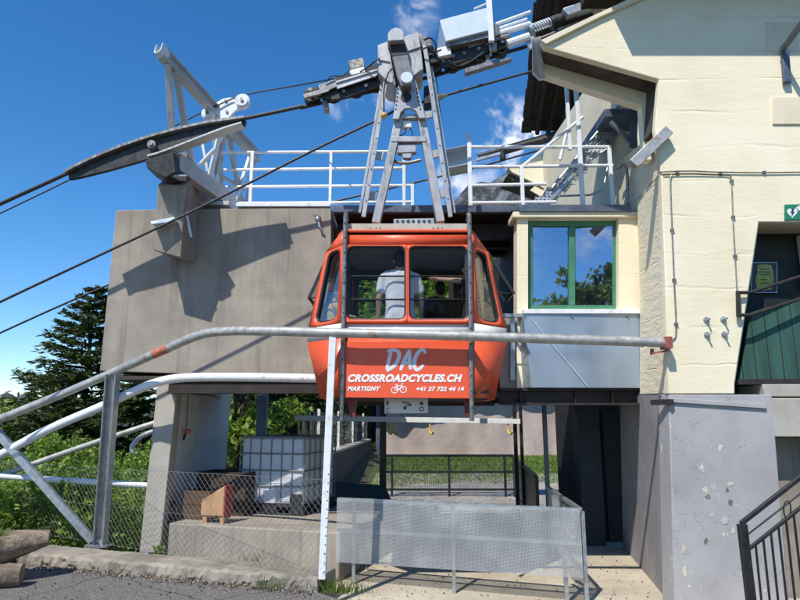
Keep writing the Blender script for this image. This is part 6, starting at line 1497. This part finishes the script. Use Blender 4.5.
for i in range(40):
    t = 2 * math.pi * i / 40; hp.append((792.3 + 5.3 * (16 * math.sin(t) ** 3) / 16, 212.6 - 5.2 * (13 * math.cos(t) - 5 * math.cos(2 * t) - 2 * math.cos(3 * t) - math.cos(4 * t)) / 15))
b = MB(); b.pprism(hp, YF - .024, .003); b.build('heart', 'signwhite', ae)
b = MB(); b.pprism([(792.8, 208.5), (790.4, 213.2), (792.2, 213), (791.4, 217), (794.6, 211.6), (792.9, 211.8), (794.4, 208.8)], YF - .027, .002); b.build('bolt_symbol', 'navy', ae)
b = MB(); b.pprism([(798.2, 205.6), (800.2, 205.6), (800.2, 207), (802, 207), (802, 208.8), (800.2, 208.8), (800.2, 210.4), (798.2, 210.4), (798.2, 208.8), (796.4, 208.8), (796.4, 207), (798.2, 207)], YF - .024, .003); b.build('cross_symbol', 'signwhite', ae)
po = thing('poster', 'framed dark poster with a yellow-green panel in the doorway on the right', 'poster', tuple(W(764, 277, YF + 1.1)))
YO = YF + .51
b = MB(); b.pprism([(752, 262), (777.5, 262), (777.5, 293), (750.5, 293)], YO, .03); b.build('frame', 'galv', po, bevel=.003)
b = MB(); b.pprism([(753, 263), (776.6, 263), (776.6, 292), (751.6, 292)], YO - .004, .003); b.build('print', 'navy', po)
b = MB(); b.pprism([(757, 265), (763, 264.2), (771, 265), (773, 270), (774, 280), (772, 289), (764, 290.5), (757, 289), (755.5, 280), (757.5, 272)], YO - .006, .0015); b.build('print', 'lime', po)
b = MB()
for (x0, x1, y) in ((760, 770, 268.5), (758.5, 771, 271.5), (760, 769, 274), (761, 767, 279), (760, 770, 283)): b.pprism([(x0, y), (x1, y), (x1, y + .9), (x0, y + .9)], YO - .008, .0015)
b.build('print_line', 'navy', po)
wl = thing('wall_arm', 'dark grey steel arm fixed to the upper right of the cream wall', 'arm', tuple(W(784, 50, YF)))
b = MB(); b.bar(W(784.5, 49, YF - .05), W(787, 83, YF - .05), .085, .05, (0, 1, 0)); b.build('foot_plate', 'bluesteel', wl, bevel=.006)
b = MB(); b.bar(W(782, 50, YF - .08), W(815, 6, YF - .75), .065, .05); b.build('arm', 'bluesteel', wl, bevel=.006)

# ------------------------------------------------------------------ grit, dry leaves and pebbles along the kerb
def debris(name, label, P, size, mats):
    P = np.array(P); n = len(P); V = leaf_quads(P, np.full(n, size), .8, 1.2).reshape(n, 4, 3); V[:, 1, 2] += size * .3
    return tag(quads_mesh(name, V.reshape(-1, 3), mats, RNG.integers(0, len(mats), n)), label, 'litter', kind='stuff')
P = []; kd = (Vector((-.86, 6.84, 0)) - Vector((-4.75, 8.15, 0))); kn = Vector((-kd.y, kd.x, 0)).normalized()
for i in range(1500):
    q = Vector((-4.75, 8.15, 0)) + kd * random.random() - kn * abs(random.gauss(0, .10) + .02); P.append((q.x, q.y, .172))
for i in range(500): P.append((random.uniform(-4, .3), random.uniform(6.0, 7.6), .168))
P = [p for p in P if p[1] < 8.15 - (p[0] + 4.75) * .337 - .01]
debris('dry_leaves', 'dry leaves and grit gathered along the foot of the kerb', P, .024, ('wood', 'bark', 'oldconc', 'gravel', 'deadleaf'))
P = [(random.uniform(-.6, 3.0), random.uniform(6.6, 9.5), .008) for i in range(700)]
debris('grit', 'loose grit and bits of leaf scattered on the pale station floor', P, .02, ('wood', 'darkconc', 'gravel'))
